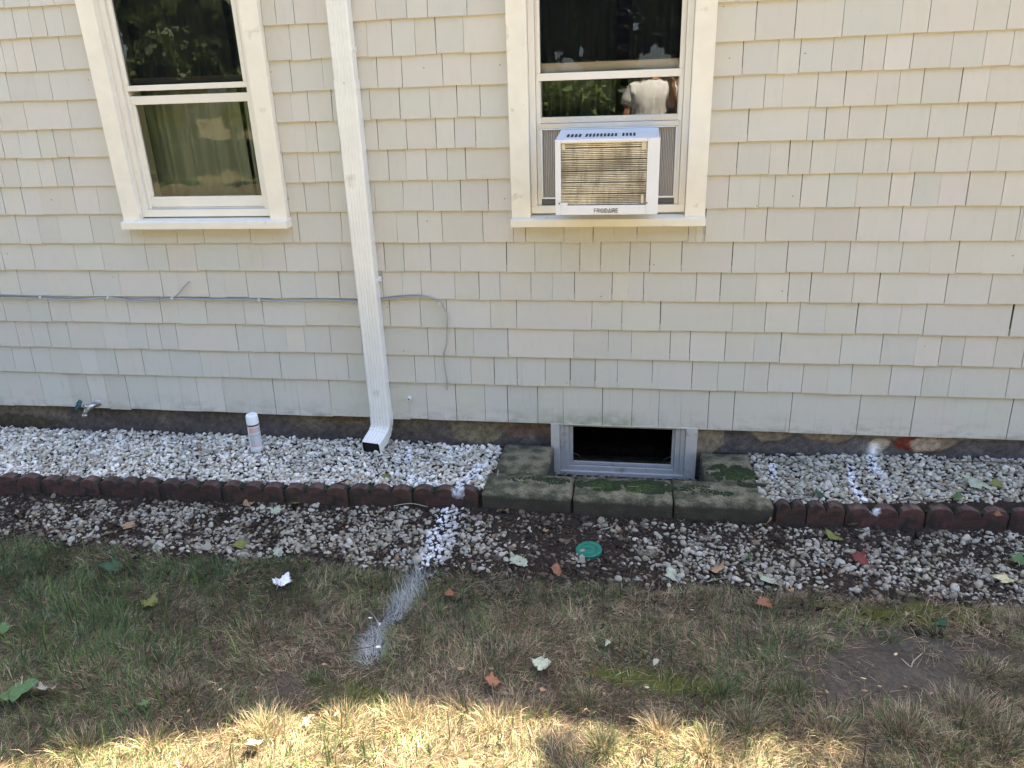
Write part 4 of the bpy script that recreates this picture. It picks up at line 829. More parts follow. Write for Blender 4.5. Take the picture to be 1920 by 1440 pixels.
# ------------------------------------------------------------------ concrete blocks with moss
m_conc = mat('old_concrete', (.185, .165, .108), .95, var=.4, vscale=80, col2=(.055, .056, .030), cthr=(.38, .60), cscale=13, bump=.006, bscale=120)
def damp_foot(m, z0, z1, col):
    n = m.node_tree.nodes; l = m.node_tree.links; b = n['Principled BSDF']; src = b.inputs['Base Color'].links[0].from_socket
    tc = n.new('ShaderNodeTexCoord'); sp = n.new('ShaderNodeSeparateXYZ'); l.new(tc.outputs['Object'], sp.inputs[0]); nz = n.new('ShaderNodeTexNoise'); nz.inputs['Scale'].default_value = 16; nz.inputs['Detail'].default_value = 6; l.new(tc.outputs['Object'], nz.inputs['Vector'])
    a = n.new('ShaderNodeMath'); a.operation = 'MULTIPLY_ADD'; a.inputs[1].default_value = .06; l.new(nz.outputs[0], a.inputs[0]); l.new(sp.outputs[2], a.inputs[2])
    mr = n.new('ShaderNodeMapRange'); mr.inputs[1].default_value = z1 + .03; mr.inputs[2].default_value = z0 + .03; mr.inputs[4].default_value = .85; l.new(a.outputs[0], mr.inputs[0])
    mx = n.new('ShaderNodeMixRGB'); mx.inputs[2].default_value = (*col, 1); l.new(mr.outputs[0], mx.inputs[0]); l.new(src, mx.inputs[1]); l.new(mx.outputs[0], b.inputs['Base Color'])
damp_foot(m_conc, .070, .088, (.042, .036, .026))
m_concd = m_conc
def conc(x0, x1, y0, y1, z1, label, rot=0, moss=()):
    e = empty('concrete_block', ((x0 + x1) / 2, (y0 + y1) / 2, 0), (0, 0, rot)); hx_, hy_ = (x1 - x0) / 2, (y1 - y0) / 2
    bm = bmesh.new(); bmesh.ops.create_cube(bm, size=1)
    for v in bm.verts: v.co = Vector((v.co.x * 2 * hx_, v.co.y * 2 * hy_, -.1 + (v.co.z + .5) * (z1 + .1)))
    bmesh.ops.bevel(bm, geom=bm.edges[:], offset=.005, segments=2, affect='EDGES')
    bmesh.ops.subdivide_edges(bm, edges=[e_ for e_ in bm.edges if e_.calc_length() > .05], cuts=9, use_grid_fill=True)
    for v in bm.verts:
        nz = (float(fbm(v.co.x + x0 * 3, v.co.y + v.co.z, .05, 150)) - .5); v.co += Vector((nz * .005, nz * .008, nz * .006))
    me = bpy.data.meshes.new('concrete_core'); bm.to_mesh(me); bm.free(); me.materials.append(m_conc); o = bpy.data.objects.new('concrete_core', me); COL.objects.link(o); o.parent = e
    me.polygons.foreach_set('use_smooth', [True] * len(me.polygons))
    for (mx, my, rx, ry, n, br) in moss:
        q = moss_patch(None, mx - (x0 + x1) / 2, my - (y0 + y1) / 2, z1 + .001, rx, ry, n, m_mossb if br else m_moss)
        if q: q.parent = e
    return tag(e, label, 'concrete block', 'weathered concrete blocks round the basement window')
T = .092
conc(-.712, -.262, -.562, -.338, T, 'wide mossy concrete block at the left end of the front row', moss=[(-.37, -.40, .10, .035, 260, 0), (-.50, -.43, .022, .012, 60, 1), (-.55, -.40, .05, .03, 40, 0), (-.47, -.38, .05, .02, 50, 0)])
conc(-.254, .226, -.566, -.335, T + .001, 'middle concrete block of the front row, green with moss', rot=.004, moss=[(-.10, -.42, .16, .060, 1900, 0), (.12, -.42, .12, .07, 1500, 0), (-.13, -.43, .07, .035, 260, 1), (.07, -.44, .10, .045, 420, 1)])
conc(.234, .692, -.560, -.328, T + .002, 'wide concrete block at the right end of the front row', rot=.012, moss=[(.33, -.42, .10, .05, 170, 0), (.46, -.45, .06, .03, 90, 0), (.62, -.355, .07, .025, 260, 0)])
conc(-.683, -.405, -.330, -.015, T + .008, 'concrete block running back to the wall left of the basement window', rot=-.015)
conc(.398, .648, -.322, -.02, T + .006, 'concrete block running back to the wall right of the basement window, half under dark moss', moss=[(.53, -.24, .12, .095, 2300, 0), (.56, -.27, .09, .05, 260, 1)])

# ------------------------------------------------------------------ spray can
cx, cy = ong(482, 843, .085)
can = empty('spray_can', (cx, cy, .083), (R(-.5), R(.5), 0)); tag(can, 'white capped spray paint can standing on the pebbles', 'spray can')
m_can = mat('can_label', attr=True, rough=.35)
prof = []
mb = MB(); n = 40
lab = [(.0, (.55, .57, .60)), (.016, (.70, .72, .76)), (.028, (.72, .74, .78)), (.034, (.62, .30, .26)), (.038, (.55, .56, .60)), (.10, (.46, .47, .50)), (.112, (.70, .71, .73)), (.118, (.45, .47, .52)), (.135, (.62, .42, .40)), (.150, (.66, .66, .68)), (.158, (.02, .02, .03)), (.170, (.02, .02, .03))]
Rr = .0335
for (za, ca), (zb_, cb_) in zip(lab[:-1], lab[1:]):
    for k in range(n):
        a0 = 6.2832 * k / n; a1_ = 6.2832 * (k + 1) / n; deg = (k / n * 360) % 360; c = ca
        if 224 < deg < 236 or 298 < deg < 303: c = (.78, .80, .84) if za < .15 else (.02, .02, .03)       # panel borders of the label
        if .118 <= za < .15 and 250 < deg < 285: c = (.70, .36, .30)
        mb.add([(Rr * math.cos(a0), Rr * math.sin(a0), za), (Rr * math.cos(a1_), Rr * math.sin(a1_), za), (Rr * math.cos(a1_), Rr * math.sin(a1_), zb_), (Rr * math.cos(a0), Rr * math.sin(a0), zb_)], [(0, 1, 2, 3)], c)
for k in range(16):   # fine print: tiny grey dashes of text lines
    zz = .044 + k * .0034
    for q in range(5):
        a0 = R(245 + q * 9 + (k * 37 % 5)); a1_ = a0 + R(6); r2 = Rr + .0002
        mb.add([(r2 * math.cos(a0), r2 * math.sin(a0), zz), (r2 * math.cos(a1_), r2 * math.sin(a1_), zz), (r2 * math.cos(a1_), r2 * math.sin(a1_), zz + .0011), (r2 * math.cos(a0), r2 * math.sin(a0), zz + .0011)], [(0, 1, 2, 3)], (.28, .29, .32))
for k in range(26):   # serrated row under the cap
    a0 = 6.2832 * k / 26; a1_ = a0 + .14; r2 = Rr + .0003
    mb.add([(r2 * math.cos(a0), r2 * math.sin(a0), .154), (r2 * math.cos(a1_), r2 * math.sin(a1_), .154), (r2 * math.cos(a1_), r2 * math.sin(a1_), .1605), (r2 * math.cos(a0), r2 * math.sin(a0), .1605)], [(0, 1, 2, 3)], (.72, .74, .78))
mb.lathe([(.0005, .0002), (Rr - .002, .0002), (Rr, .0012)], n, cap=False, col=(.4, .4, .4)); o = mb.build('can', m_can, None, smooth=True); o.parent = can
mb = MB(); mb.lathe([(Rr + .0005, .169), (Rr + .0008, .171), (Rr - .001, .215), (Rr - .004, .224), (Rr - .010, .2265), (.012, .2265), (.011, .224), (.0005, .224)], 40, cap=False); o = mb.build('cap', mat('white_plastic', (.84, .86, .88), .4), None, smooth=True); o.parent = can

# ------------------------------------------------------------------ round green cover
gx_, gy_ = ong(1104, 1025, .02); gz_ = float(height(gx_, gy_)) + .012
gcv = empty('valve_cover', (gx_, gy_, gz_), (R(3), R(-3), 0)); tag(gcv, 'round teal green plastic drain cover set in the dark soil', 'drain cover')
m_gp = mat('green_plastic', (.008, .155, .105), .42, var=.12, vscale=25, col2=(.03, .10, .07), cthr=(.58, .72), cscale=40)
RC = .060
mb = MB(); mb.lathe([(RC - .004, -.04), (RC, -.004), (RC - .001, .004), (RC - .004, .0055), (RC * .63, .0045), (RC * .625, .001), (RC * .60, .001)], 48, cap=False); o = mb.build('rim', m_gp, None, smooth=False, bevel=0); o.parent = gcv
mb = MB(); mb.lathe([(RC * .60, -.002), (RC * .595, .004), (RC * .57, .0052), (RC * .2, .0058), (.0005, .0058)], 48, cap=False); o = mb.build('lid', m_gp, None); o.parent = gcv
mb = MB(); mb.tube(smooth_path([(-.016, .006, .0062), (-.006, .003, .0075), (.004, -.001, .0065), (.014, -.002, .0075)], 4), .0018, 6); o = mb.build('finger_grip', m_gp, None); o.parent = gcv
mb = MB(); mb.lathe([(.0005, .0075), (.003, .0075), (.003, .004)], 10, Matrix.Translation((0, RC * .78, 0)), cap=False); o = mb.build('stud', m_gp, None); o.parent = gcv
mb = MB()
for k in range(14):
    a = R(200 + k * 11); mb.box(RC * .80 * math.cos(a) - .0025, RC * .80 * math.cos(a) + .0025, RC * .80 * math.sin(a) - .003, RC * .80 * math.sin(a) + .003, .0045, .0062 + .0003 * (k % 3))
o = mb.build('embossing', m_gp, None, smooth=False); o.parent = gcv

# ------------------------------------------------------------------ leaves
def leaf_outline():
    half = [(0, -.02), (.10, -.16), (.30, -.30), (.33, -.18), (.52, -.14), (.44, .0), (.62, .10), (.98, .30), (.72, .34), (.78, .50), (.50, .44), (.34, .40), (.36, .62), (.44, .86), (.26, .80), (.20, .98), (0, 1.28)]
    return half
LEAFM = {}
def leafmat(c):
    if c not in LEAFM:
        LEAFM[c] = mat('leaf_%s' % c[0], c[1], .6, var=.25, vscale=60, col2=tuple(v * .55 for v in c[1]), cthr=(.52, .75), cscale=35, spec=.4, trans=.15)
    return LEAFM[c]
LC = {'pale': ('pale', (.40, .44, .33)), 'green': ('green', (.085, .16, .06)), 'dkgreen': ('dkgreen', (.035, .085, .045)), 'tan': ('tan', (.38, .25, .15)), 'brown': ('brown', (.25, .12, .065)), 'rust': ('rust', (.26, .115, .065)), 'red': ('red', (.16, .028, .024)), 'olive': ('olive', (.17, .19, .05)), 'white': ('white', (.78, .80, .86)), 'grey': ('grey', (.36, .35, .30)), 'straw': ('straw', (.62, .55, .34))}
def leaf(px, py, size_px, ck, label, zoff=.02, rot=None, curl=None, tilt=None, aspect=1.0, stem=True, cat='leaf', group=None, name='fallen_leaf', simple=False):
    x, y = ong(px, py, .03)
    for _ in range(3): z = float(height(x, y)) + zoff; x, y = ong(px, py, z)
    dist = math.dist((x, y, z), CAM); s = size_px / F * dist / 1.9
    rot = random.uniform(0, 6.28) if rot is None else rot; curl = random.uniform(.5, 1.3) if curl is None else curl; tilt = random.uniform(.1, .55) if tilt is None else tilt
    if simple: half = [(0, -.5), (.18, -.3), (.26, 0), (.18, .35), (0, .6)]
    else: half = leaf_outline()
    ra = random.Random(int(px * 7 + py)); pts = []
    L = [(a * (1 + ra.uniform(-.1, .1)), b * (1 + ra.uniform(-.06, .06))) for a, b in half]; Rr_ = [(-a * (1 + ra.uniform(-.15, .1)), b * (1 + ra.uniform(-.08, .06))) for a, b in half[1:-1]][::-1]
    out = L + Rr_
    bm = bmesh.new(); vs = [bm.verts.new((a, b - .35, 0)) for a, b in out]; bm.faces.new(vs)
    bmesh.ops.triangulate(bm, faces=bm.faces[:]); bmesh.ops.subdivide_edges(bm, edges=bm.edges[:], cuts=2, use_grid_fill=True)
    ph = ra.uniform(0, 6)
    for v in bm.verts:
        a, b = v.co.x, v.co.y; r = math.hypot(a, b)
        v.co.z = curl * (.30 * a * a * 1.2 + .18 * b * b * (1 if b > 0 else -.3) - .12 * abs(a) + .10 * math.sin(5 * a + ph) * r + .08 * math.sin(6 * b + 2 * ph) * r)
        v.co.x *= aspect
    for v in bm.verts: v.co *= s
    zmin = min(v.co.z for v in bm.verts)
    me = bpy.data.meshes.new(name); bm.to_mesh(me); bm.free(); me.materials.append(leafmat(LC[ck])); me.polygons.foreach_set('use_smooth', [True] * len(me.polygons))
    if stem and not simple:
        o = empty(name, (x, y, z)); bl = bpy.data.objects.new('blade', me); COL.objects.link(bl); bl.parent = o
        mb = MB(); mb.tube([(0, -.37 * s, 0), (.05 * s, -.7 * s, .06 * s), (.14 * s, -1.0 * s, .02 * s)], [.0011, .0009, .0007], 5); q = mb.build('stem', leafmat(LC['straw' if ck in ('pale', 'green', 'white') else 'brown']), None); q.parent = o
        src = bl
    else:
        o = bpy.data.objects.new(name, me); COL.objects.link(o); o.location = (x, y, z); src = o
    md = src.modifiers.new('t', 'SOLIDIFY'); md.thickness = .0004
    o.rotation_euler = (tilt * math.cos(rot * 3.1), tilt * math.sin(rot * 2.3), rot)
    return tag(o, label, cat, group)
G_ = .035
leaf(530, 1088, 42, 'white', 'white spray painted maple leaf lying on the green lawn', G_, rot=-.2, curl=.5, tilt=.15)
leaf(36, 1293, 62, 'green', 'large green maple leaf at the lower left corner', G_ + .01, rot=3.6, curl=.3, tilt=.2)
leaf(84, 1290, 58, 'grey', 'grey brown leaf on its edge next to the large green leaf', G_ + .012, rot=.9, curl=1.0, tilt=.5, aspect=.6)
leaf(4, 1178, 30, 'green', 'green leaf tip cut off by the left border', G_)
leaf(280, 1129, 36, 'olive', 'flat dull green leaf sunk in the left lawn', G_ - .01, rot=1.5)
leaf(270, 1318, 18, 'green', 'little green leaf scrap above the sunlit strip on the left', G_)
leaf(575, 1352, 34, 'pale', 'pale folded leaf standing at the edge of the sunlight', G_, rot=5.9, tilt=.9, aspect=.5)
leaf(210, 1062, 44, 'dkgreen', 'dark green leaf in the lawn near the left gravel edge', G_ - .015)
leaf(842, 1112, 28, 'rust', 'rust brown leaf right of the white paint stripe', G_)
leaf(1016, 1243, 42, 'pale', 'pale grey green cupped maple leaf in the middle of the lawn', G_ + .006, rot=2.9, curl=1.2, tilt=.25)
leaf(923, 1275, 34, 'rust', 'reddish brown leaf standing up left of the cupped pale leaf', G_ + .01, rot=.4, tilt=.6, curl=.4)
leaf(864, 1254, 16, 'tan', 'small square tan leaf left of the reddish brown leaf', G_)
leaf(1017, 1293, 15, 'tan', 'tiny tan leaf below the cupped pale leaf', G_)
leaf(972, 1052, 46, 'pale', 'pale grey green leaf on bare soil left of the drain cover', .012, rot=2.5)
leaf(1044, 1069, 32, 'brown', 'brown curled leaf just below the drain cover', .012, curl=1.4)
leaf(1262, 1078, 54, 'pale', 'broad pale leaf at the gravel edge below the concrete blocks', .014, rot=2.2, aspect=.8)
leaf(1332, 1089, 38, 'pale', 'pale green leaf half under grass right of the broad pale leaf', .012, rot=1.0)
leaf(1440, 1086, 50, 'pale', 'pale green maple leaf on the lower edge of the right gravel', .014, rot=.6, curl=.4)
leaf(1400, 1045, 30, 'green', 'bright green leaf standing among the right lower pebbles', .018, tilt=.8)
leaf(1345, 1066, 36, 'tan', 'crumpled tan leaf among pebbles between the pale leaves', .014, curl=1.6)
leaf(1433, 1130, 36, 'rust', 'pinkish brown leaf on the right lawn below the pale maple leaf', G_ - .01, rot=2)
leaf(1441, 978, 27, 'tan', 'orange tan folded leaf at the corner of the right concrete block', .022, tilt=1.0, curl=1.2)
leaf(945, 957, 24, 'tan', 'tan curled leaf below the left concrete block', .015, curl=1.3)
leaf(1023, 994, 16, 'tan', 'small tan leaf on soil up left of the drain cover', .012)
leaf(1160, 991, 18, 'tan', 'small tan leaf on soil up right of the drain cover', .012)
leaf(465, 944, 26, 'tan', 'tan folded leaf right below the edging left of centre', .02, tilt=.7)
leaf(553, 943, 22, 'olive', 'olive brown leaf on pebbles below the edging', .016)
leaf(517, 957, 26, 'pale', 'pale green leaf on pebbles between tan and olive leaves', .016)
leaf(452, 1021, 40, 'olive', 'yellow green leaf near the edge of the left pebbles', .02, rot=2.1, aspect=.6)
leaf(521, 1036, 22, 'pale', 'little pale leaf at the pebble edge above the white leaf', .015)
leaf(240, 985, 38, 'tan', 'long dull tan leaf on the left lower pebbles', .012, aspect=.6, curl=.3)
leaf(292, 1008, 22, 'pale', 'small grey green leaf on the left lower pebbles', .014)
leaf(645, 902, 30, 'brown', 'brown leaf caught on the edging below the downspout', .045, tilt=.6, curl=1.0)
leaf(725, 892, 22, 'olive', 'dull olive leaf on the upper pebbles right of the downspout', .02)
leaf(295, 835, 14, 'rust', 'small rust leaf scrap on the upper left pebbles', .022)
leaf(373, 842, 14, 'brown', 'small brown leaf scrap left of the spray can', .022)
leaf(1832, 906, 54, 'pale', 'large pale green maple leaf on the right upper pebbles', .03, rot=2.4, curl=.35, tilt=.2)
leaf(1796, 930, 26, 'green', 'small green leaf below the large pale leaf on the right pebbles', .026)
leaf(1870, 908, 26, 'olive', 'curled olive leaf right of the large pale leaf', .026, curl=1.2)
leaf(1502, 910, 28, 'pale', 'pale leaf with a long stalk on the right upper pebbles', .026, rot=1.4, aspect=.6)
leaf(1535, 926, 28, 'dkgreen', 'dark green leaf just behind the right edging', .026)
leaf(1563, 878, 18, 'dkgreen', 'dark green leaf in the middle of the right upper pebbles', .026, aspect=.5)
leaf(1613, 1047, 34, 'red', 'dark red leaf on the right lower pebbles', .02)
leaf(1562, 1005, 36, 'olive', 'olive and tan leaf on the right lower pebbles below the edging', .02)
leaf(1880, 1086, 52, 'straw', 'long curled straw coloured leaf near the lower right gravel edge', .016, aspect=.45, curl=1.2, rot=1.2)
leaf(1911, 1048, 34, 'green', 'green leaf with orange tip at the right border', .02)
leaf(1765, 1166, 24, 'dkgreen', 'bluish green small leaf on the mossy right lawn', G_ - .01)
leaf(1230, 1240, 24, 'grey', 'grey green narrow leaf right of the cupped pale leaf', G_, aspect=.5)
leaf(1140, 1205, 20, 'pale', 'narrow pale leaf standing in the centre right lawn', G_, tilt=1.0, aspect=.5)
leaf(872, 1432, 40, 'rust', 'orange red leaf in the sun at the bottom border', G_, rot=1.0)
leaf(475, 1392, 32, 'straw', 'bright yellowish leaf in the sunlit grass on the left', G_ + .01)
leaf(1480, 1105, 20, 'tan', 'small brown leaf beside the dry tuft at the gravel edge', .014)
leaf(1870, 965, 18, 'brown', 'small brown leaf scrap in front of the right edging', .016)
leaf(692, 1158, 16, 'white', 'white sprayed seed wing beside the paint stripe', G_, simple=True, cat='seed wing', name='seed_wing')
leaf(712, 1168, 12, 'white', 'white sprayed petal shaped seed wing near the end of the paint stripe', G_, simple=True, cat='seed wing', name='seed_wing')
leaf(706, 1213, 20, 'white', 'white sprayed seed wing at the lower end of the paint stripe', G_, simple=True, cat='seed wing', name='seed_wing')
leaf(627, 1341, 16, 'pale', 'small pale seed wing near the sunlight edge on the left', G_, simple=True, cat='seed wing', name='seed_wing')
for px, py in ((1622, 1272), (1618, 1294), (1549, 1294), (1647, 1286), (1700, 1288), (1681, 1225), (1608, 1240), (1540, 1297), (1295, 1143), (1256, 1147), (1053, 1168), (1080, 1160), (1205, 1221), (1131, 1300), (1210, 1288), (918, 1253), (995, 1160), (1068, 1190), (410, 1293), (480, 1287), (1720, 1330), (1470, 1230), (1518, 1255), (1700, 1148), (1260, 1155), (355, 1330), (605, 1245), (1455, 1178), (1330, 1215), (1745, 1300)):
    leaf(px, py, random.uniform(13, 19), random.choice(['tan', 'tan', 'straw', 'rust']), 'small dry tan seed wing lying on the shaded lawn', G_ * .6, simple=True, cat='seed wing', group='dry seed wings on the lawn', name='seed_wing', tilt=.3, curl=.3)

# ------------------------------------------------------------------ twigs
m_tw = mat('twig_bark', (.10, .07, .05), .9, var=.3, vscale=60); m_tw2 = mat('pale_twig', (.36, .32, .26), .8)
def twig(pts, r, label, m=m_tw, zo=.02):
    P = []
    for px, py in pts:
        x, y = ong(px, py, .05)
        for _ in range(3): z = float(height(x, y)) + zo; x, y = ong(px, py, z)
        P.append((x, y, z + random.uniform(-.002, .005)))
    mb = MB(); mb.tube(smooth_path(P, 4), [r] * (4 * (len(P) - 1)) + [r * .4], 6); o = mb.build('twig', m, None, smooth=True); return tag(o, label, 'twig')
twig([(1668, 943), (1700, 938), (1740, 940), (1778, 934)], .0035, 'brown twig on the pebbles behind the right edging', zo=.03)
twig([(1785, 868), (1840, 866), (1915, 870)], .0030, 'thin dark twig along the wall on the right upper pebbles', zo=.03)
twig([(738, 948), (770, 945), (803, 951)], .0022, 'pale bent twig at the foot of the edging near the paint stripe', m_tw2, .018)
twig([(585, 1228), (640, 1222), (697, 1212)], .0022, 'dark twig in the lawn at the end of the paint stripe', zo=.04)
twig([(12, 801), (28, 806), (46, 812)], .0022, 'pale twig on the upper pebbles at the left border', m_tw2, .03)
twig([(928, 868), (934, 880), (932, 893)], .0028, 'pale root piece left of the concrete blocks', m_tw2, .03)
twig([(1165, 972), (1185, 980), (1205, 988)], .0018, 'thin brown twig on the soil right of the drain cover', zo=.012)
twig([(1128, 992), (1140, 990), (1152, 985)], .0022, 'short grey twig on the soil above the drain cover', m_tw2, .012)
twig([(1545, 1350), (1560, 1342), (1578, 1356)], .0018, 'hooked dry stalk in the lawn on the lower right', m_tw2, .04)
twig([(1690, 1235), (1708, 1250), (1712, 1240), (1730, 1225)], .0016, 'forked pale root on the bare patch of the right lawn', m_tw2, .008)
twig([(1500, 945), (1470, 914), (1440, 916)], .0016, 'fine twig leaning over the pebbles beside the right concrete block', zo=.03)

# ------------------------------------------------------------------ trees and shrubs
m_leafc = mat('tree_foliage', attr=True, rough=.5, trans=.3); m_bark = mat('bark', (.09, .07, .055), .9, var=.3, bump=.01, bscale=12)
def crown_mesh(blobs, n, size, dens=.5):
    ctr = []; 
    tot = sum(b[3] ** 2 for b in blobs)
    for bx, by, bz, br in blobs:
        k = int(n * br ** 2 / tot); d = rng.normal(size=(k, 3)); d /= np.linalg.norm(d, axis=1)[:, None]; r = br * rng.uniform(.35, 1.05, k) ** dens
        p = d * r[:, None] * np.array([1, 1, .8]) + np.array([bx, by, bz])
        ctr.append(p)
    P = np.concatenate(ctr); k = len(P)
    keep = fbm(P[:, 0] + P[:, 2] * .7, P[:, 1] + P[:, 2] * .6, .9, 200) > .42; P = P[keep]; k = len(P)
    u = rng.normal(size=(k, 3)); u /= np.linalg.norm(u, axis=1)[:, None]; v = np.cross(u, rng.normal(size=(k, 3))); v /= np.linalg.norm(v, axis=1)[:, None]
    s = rng.uniform(.6, 1.3, k)[:, None] * size
    V = np.stack([P - u * s, P + v * s * .55, P + u * s, P - v * s * .55], 1).reshape(-1, 3); Q = np.arange(k * 4).reshape(-1, 4)
    c = np.array([[.045, .085, .022], [.07, .12, .03], [.03, .06, .02], [.11, .15, .04]])[rng.integers(0, 4, k)] * rng.uniform(.8, 1.2, (k, 1))
    return V, Q, np.repeat(c, 4, 0)
def tree(x, y, h, r, label, n=9000, size=.11, group=None, low=.35, seed=0, shrub=False, extra=()):
    extra = list(extra)
    rr = random.Random(seed); e = empty('shrub' if shrub else 'shade_tree', (x, y, 0)); mb = MB(); lean = (rr.uniform(-.3, .3), rr.uniform(-.3, .3))
    tr = h * .022 if not shrub else .03
    mb.tube([(0, 0, -.2), (0, 0, h * .15), (lean[0] * .5, lean[1] * .5, h * .45), (lean[0], lean[1], h * .8)], [tr * 1.4, tr, tr * .7, tr * .2], 10)
    blobs = []
    for k in range(11 if not shrub else 6):
        a = rr.uniform(0, 6.28); q = rr.uniform(.25, .75) * r; z = h * rr.uniform(low + .1, .88); bx, by = math.cos(a) * q, math.sin(a) * q
        blobs.append((bx, by, z, r * rr.uniform(.32, .55))); mb.tube([(0, 0, z * .55), (bx * .5, by * .5, z * .8), (bx, by, z)], [tr * .5, tr * .3, tr * .1], 6)
    blobs.append((0, 0, h * .85, r * .5)); blobs += extra
    for bx, by, bz, br in extra: mb.tube([(0, 0, bz * .6), (bx * .5, by * .5, bz * .85), (bx, by, bz)], [tr * .4, tr * .25, tr * .08], 6)
    t = mb.build('trunk', m_bark, None, smooth=True); t.parent = e
    V, Q, c = crown_mesh(blobs, n, size); o = npmesh('crown', V, Q, m_leafc, c); o.parent = e
    return tag(e, label, 'shrub' if shrub else 'tree', group)
tsrc = tree(-7.5, -15, 9.5, 4.2, 'leafy tree across the yard, mirrored in the window glass', n=26000, size=.24, seed=1, low=.2, group='trees across the yard')
tsr2 = tree(-1.5, -17, 11, 4.6, 'leafy tree across the yard, mirrored in the window glass', n=28000, size=.24, seed=2, low=.2, group='trees across the yard')
for k, (x, y, s, src) in enumerate(((4.5, -15, 1.0, 0), (10.5, -17, 1.05, 1), (-14, -18, 1.1, 1), (16, -14, 1.0, 0), (-20, -13, 1.0, 0), (1.5, -23, 1.3, 1), (-9, -24, 1.3, 0), (11, -25, 1.3, 0))):
    c = copy_thing((tsrc, tsr2)[src], (x, y, 0), (0, 0, k * 1.3), (s, s, s))
s0 = tree(-5, -11.6, 2.6, 1.5, 'dense green bush at the far side of the lawn', n=11000, size=.10, seed=5, low=-.1, shrub=True, group='bushes along the far side of the lawn')
for k, x in enumerate((-14, -11.8, -9.6, -7.3, -2.8, -.6, 1.7, 3.9, 6.2, 8.5, 10.8, 13)):
    s = random.uniform(.9, 1.25); copy_thing(s0, (x, -11.6 + random.uniform(-.5, .5), 0), (0, 0, k * 2.1), (s, s, s))
# the tree behind the house, with unseen boughs added along sun rays to dapple the lawn
TX, TY = 6.8, 4.6; boughs = []
for px, py, br, zz in ((1055, 1395, .055, 6.6), (1078, 1425, .07, 6.9), (1030, 1370, .03, 6.7), (1110, 1408, .03, 6.4), (1500, 1405, .10, 7.0), (1640, 1430, .10, 6.6), (1800, 1405, .17, 7.2), (1385, 1385, .06, 6.7)):
    gx0, gy0 = ong(px, py, .05); k = (zz - .05) / sdir.z; boughs.append((gx0 + sdir.x * k - TX, gy0 + sdir.y * k - TY, zz, br))
tree(TX, TY, 11.5, 3.9, 'tall tree behind the house with added boughs over the roof', n=7500, size=.12, seed=9, low=.45)
e_ = [o for o in COL.objects if o.get('label') == 'tall tree behind the house with added boughs over the roof'][0]
mb = MB()
for bx, by, bz, br in boughs: mb.tube([(0, 0, 5.0), (bx * .5, by * .5, 6.3), (bx, by, bz)], [.06, .035, .012], 6)
o = mb.build('shade_limb', m_bark, None, smooth=True); o.parent = e_
V, Q, c = crown_mesh(boughs, 520, .05); o = npmesh('shade_bough_leaves', V, Q, m_leafc, c); o.parent = e_

# ------------------------------------------------------------------ the photographer (seen mirrored in the right window)
GZP = .40
px0, py0 = -.16, -4.18
per = empty('person', (px0, py0, GZP)); tag(per, 'person in a white t-shirt and dark shorts raising a phone, mirrored in the right window', 'person')
m_skin = mat('skin', (.50, .27, .19), .5, var=.04); m_shirt = mat('white_cotton', (.88, .91, .98), .85, var=.04, vscale=8, bump=.012, bscale=9); m_short = mat('navy_cloth', (.02, .03, .06), .9); m_hair = mat('dark_hair', (.03, .02, .015), .7, bump=.004, bscale=80)
def skin(name, verts, edges, rad, m, parent, root=0, sub=2):
    me = bpy.data.meshes.new(name); me.from_pydata(verts, edges, []); o = bpy.data.objects.new(name, me); COL.objects.link(o)
    sk = o.modifiers.new('skin', 'SKIN'); sk.use_smooth_shade = True
    for i, r_ in enumerate(rad): me.skin_vertices[0].data[i].radius = r_ if isinstance(r_, tuple) else (r_, r_)
    me.skin_vertices[0].data[root].use_root = True
    ss = o.modifiers.new('sub', 'SUBSURF'); ss.levels = sub; ss.render_levels = sub; me.materials.append(m); o.parent = parent; return o
cxl, cyl, czl = CAM[0] - px0, CAM[1] - py0, CAM[2] - GZP     # camera in the person's own frame
hand = (cxl + .035, cyl - .045, czl - .03)
B0 = [(0, 0, .98), (0, 0, 1.12), (0, .01, 1.28), (0, 0, 1.42), (0, 0, 1.50), (0, .02, 1.57),       # 0-5 pelvis..neck
      (-.17, 0, 1.44), (-.235, .01, 1.17), (-.25, .08, .93), (-.25, .10, .86),                     # 6-9 left arm hanging
      (.17, 0, 1.44), (.27, .12, 1.24), (hand[0] + .01, hand[1] - .03, hand[2] - .06), (hand[0], hand[1], hand[2]),   # 10-13 right arm raised
      (-.10, 0, .92), (-.12, .02, .50), (-.12, -.02, .09), (-.13, .14, .035), (.10, 0, .92), (.12, .02, .50), (.12, -.02, .09), (.14, .14, .035),   # legs
      (0, .04, 1.66), (0, .05, 1.76)]
E0 = [(0, 1), (1, 2), (2, 3), (3, 4), (4, 5), (3, 6), (6, 7), (7, 8), (8, 9), (3, 10), (10, 11), (11, 12), (12, 13), (0, 14), (14, 15), (15, 16), (16, 17), (0, 18), (18, 19), (19, 20), (20, 21), (5, 22), (22, 23)]
R0 = [(.15, .11), (.145, .10), (.16, .11), (.15, .10), (.07, .06), (.055, .055), .06, .045, .030, (.038, .02), .06, .045, .030, (.036, .02), .09, .058, .042, (.045, .03), .09, .058, .042, (.045, .03), (.075, .09), (.078, .092)]
skin('body', B0, E0, R0, m_skin, per)
skin('t_shirt', [(0, 0, .96), (0, 0, 1.10), (0, .01, 1.28), (0, 0, 1.42), (0, 0, 1.475), (-.17, 0, 1.435), (-.225, .005, 1.26), (.17, 0, 1.435), (.245, .07, 1.31)], [(0, 1), (1, 2), (2, 3), (3, 4), (3, 5), (5, 6), (3, 7), (7, 8)],
     [(.20, .15), (.19, .14), (.20, .145), (.18, .13), (.095, .085), .085, .080, .085, .080], m_shirt, per, root=1)
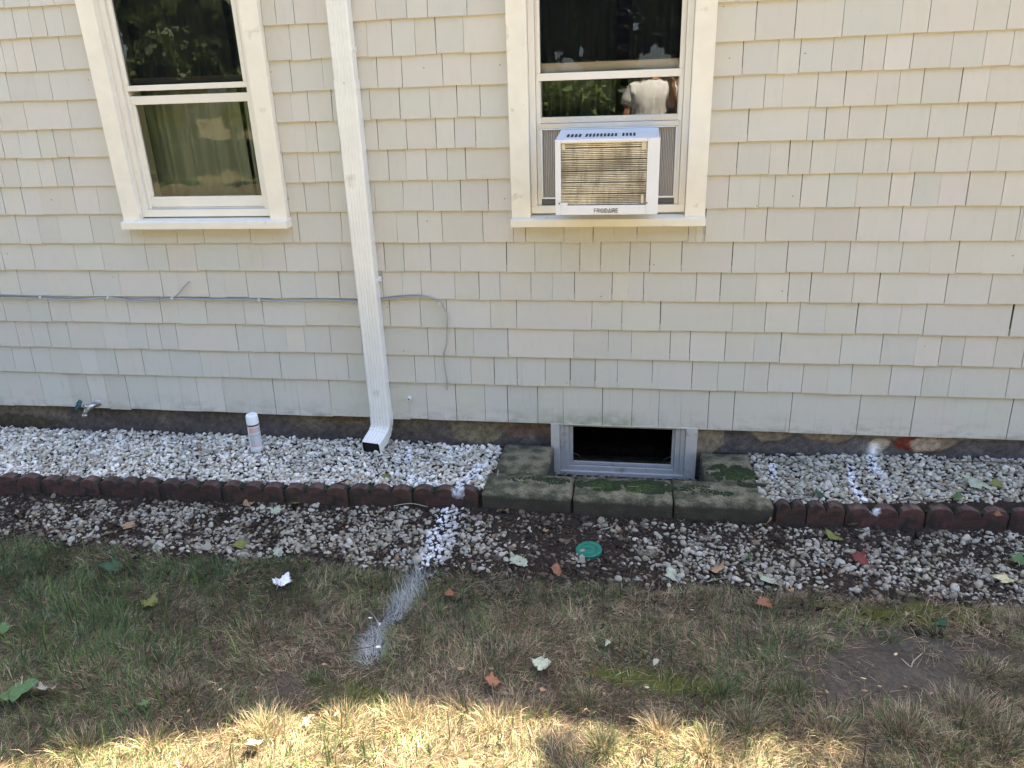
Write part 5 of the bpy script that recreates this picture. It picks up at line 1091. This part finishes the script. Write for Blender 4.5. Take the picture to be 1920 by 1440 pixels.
skin('shorts', [(0, 0, 1.0), (0, 0, .93), (-.11, .005, .85), (-.125, .015, .58), (.11, .005, .85), (.125, .015, .58)], [(0, 1), (1, 2), (2, 3), (1, 4), (4, 5)], [(.17, .13), (.16, .13), .11, .095, .11, .095], m_short, per)
skin('hair', [(0, .0, 1.66), (0, .0, 1.74), (0, .03, 1.80), (0, .07, 1.83)], [(0, 1), (1, 2), (2, 3)], [(.08, .06), (.092, .085), (.088, .09), (.06, .05)], m_hair, per)
for s in (-1, 1):
    mb = MB(); mb.lathe([(.0005, -.011), (.008, -.008), (.011, 0), (.008, .008), (.0005, .011)], 12, Matrix.Translation((s * .032, .128, 1.685)), cap=False); o = mb.build('eye', mat('eye', (.06, .04, .03), .2), None, smooth=True); o.parent = per
mb = MB(); mb.add([(-.013, .130, 1.65), (.013, .130, 1.65), (0, .158, 1.652), (0, .132, 1.69)], [(0, 1, 2), (0, 2, 3), (2, 1, 3)]); o = mb.build('nose', m_skin, None); o.parent = per
mb = MB(); mb.box(-.025, .025, .118, .1325, 1.617, 1.625); o = mb.build('mouth', mat('lips', (.35, .12, .10), .5), None, bevel=.003); o.parent = per
for s, (hx_, hy_, hz_), up_ in ((-1, (-.25, .10, .86), -1), (1, hand, 1)):
    for k in range(4):
        a = (k - 1.5) * .018; L_ = (.07, .08, .078, .062)[k]
        if up_ < 0: P3 = [(hx_ + .004, hy_ + a, hz_ - .01), (hx_ + .006, hy_ + a * 1.15, hz_ - .01 - L_ * .5), (hx_ + .018, hy_ + a * 1.2, hz_ - .01 - L_ * .95)]
        else: P3 = [(hx_ + .005, hy_, hz_ + a), (hx_ + .028, hy_ + .022, hz_ + a), (hx_ + .012, hy_ + .036, hz_ + a)]
        skin('finger', P3, [(0, 1), (1, 2)], [.010, .0085, .007], m_skin, per, sub=1)
    P3 = [(hx_, hy_ + .01, hz_ + .01), (hx_ - s * .028, hy_ + .025, hz_ + (.005 if up_ > 0 else -.025)), (hx_ - s * .034, hy_ + .034, hz_ + (.02 if up_ > 0 else -.055))]
    skin('thumb', P3, [(0, 1), (1, 2)], [.012, .010, .008], m_skin, per, sub=1)
ph = empty('phone', tuple(CAM)); ph.matrix_world = cam_o.matrix_world.copy()
mb = MB(); mb.box(-.045, .105, -.062, .012, .012, .020)
o = mb.build('phone_body', mat('phone_blue', (.04, .08, .20), .3, coat=.5), None, bevel=.004); o.parent = ph
mb = MB(); mb.box(-.040, .100, -.058, .008, .0203, .0210); o = mb.build('screen', mat('phone_glass', (.01, .01, .012), .05), None); o.parent = ph
tag(ph, 'blue backed phone held sideways in the raised hand, mirrored in the right window', 'phone')
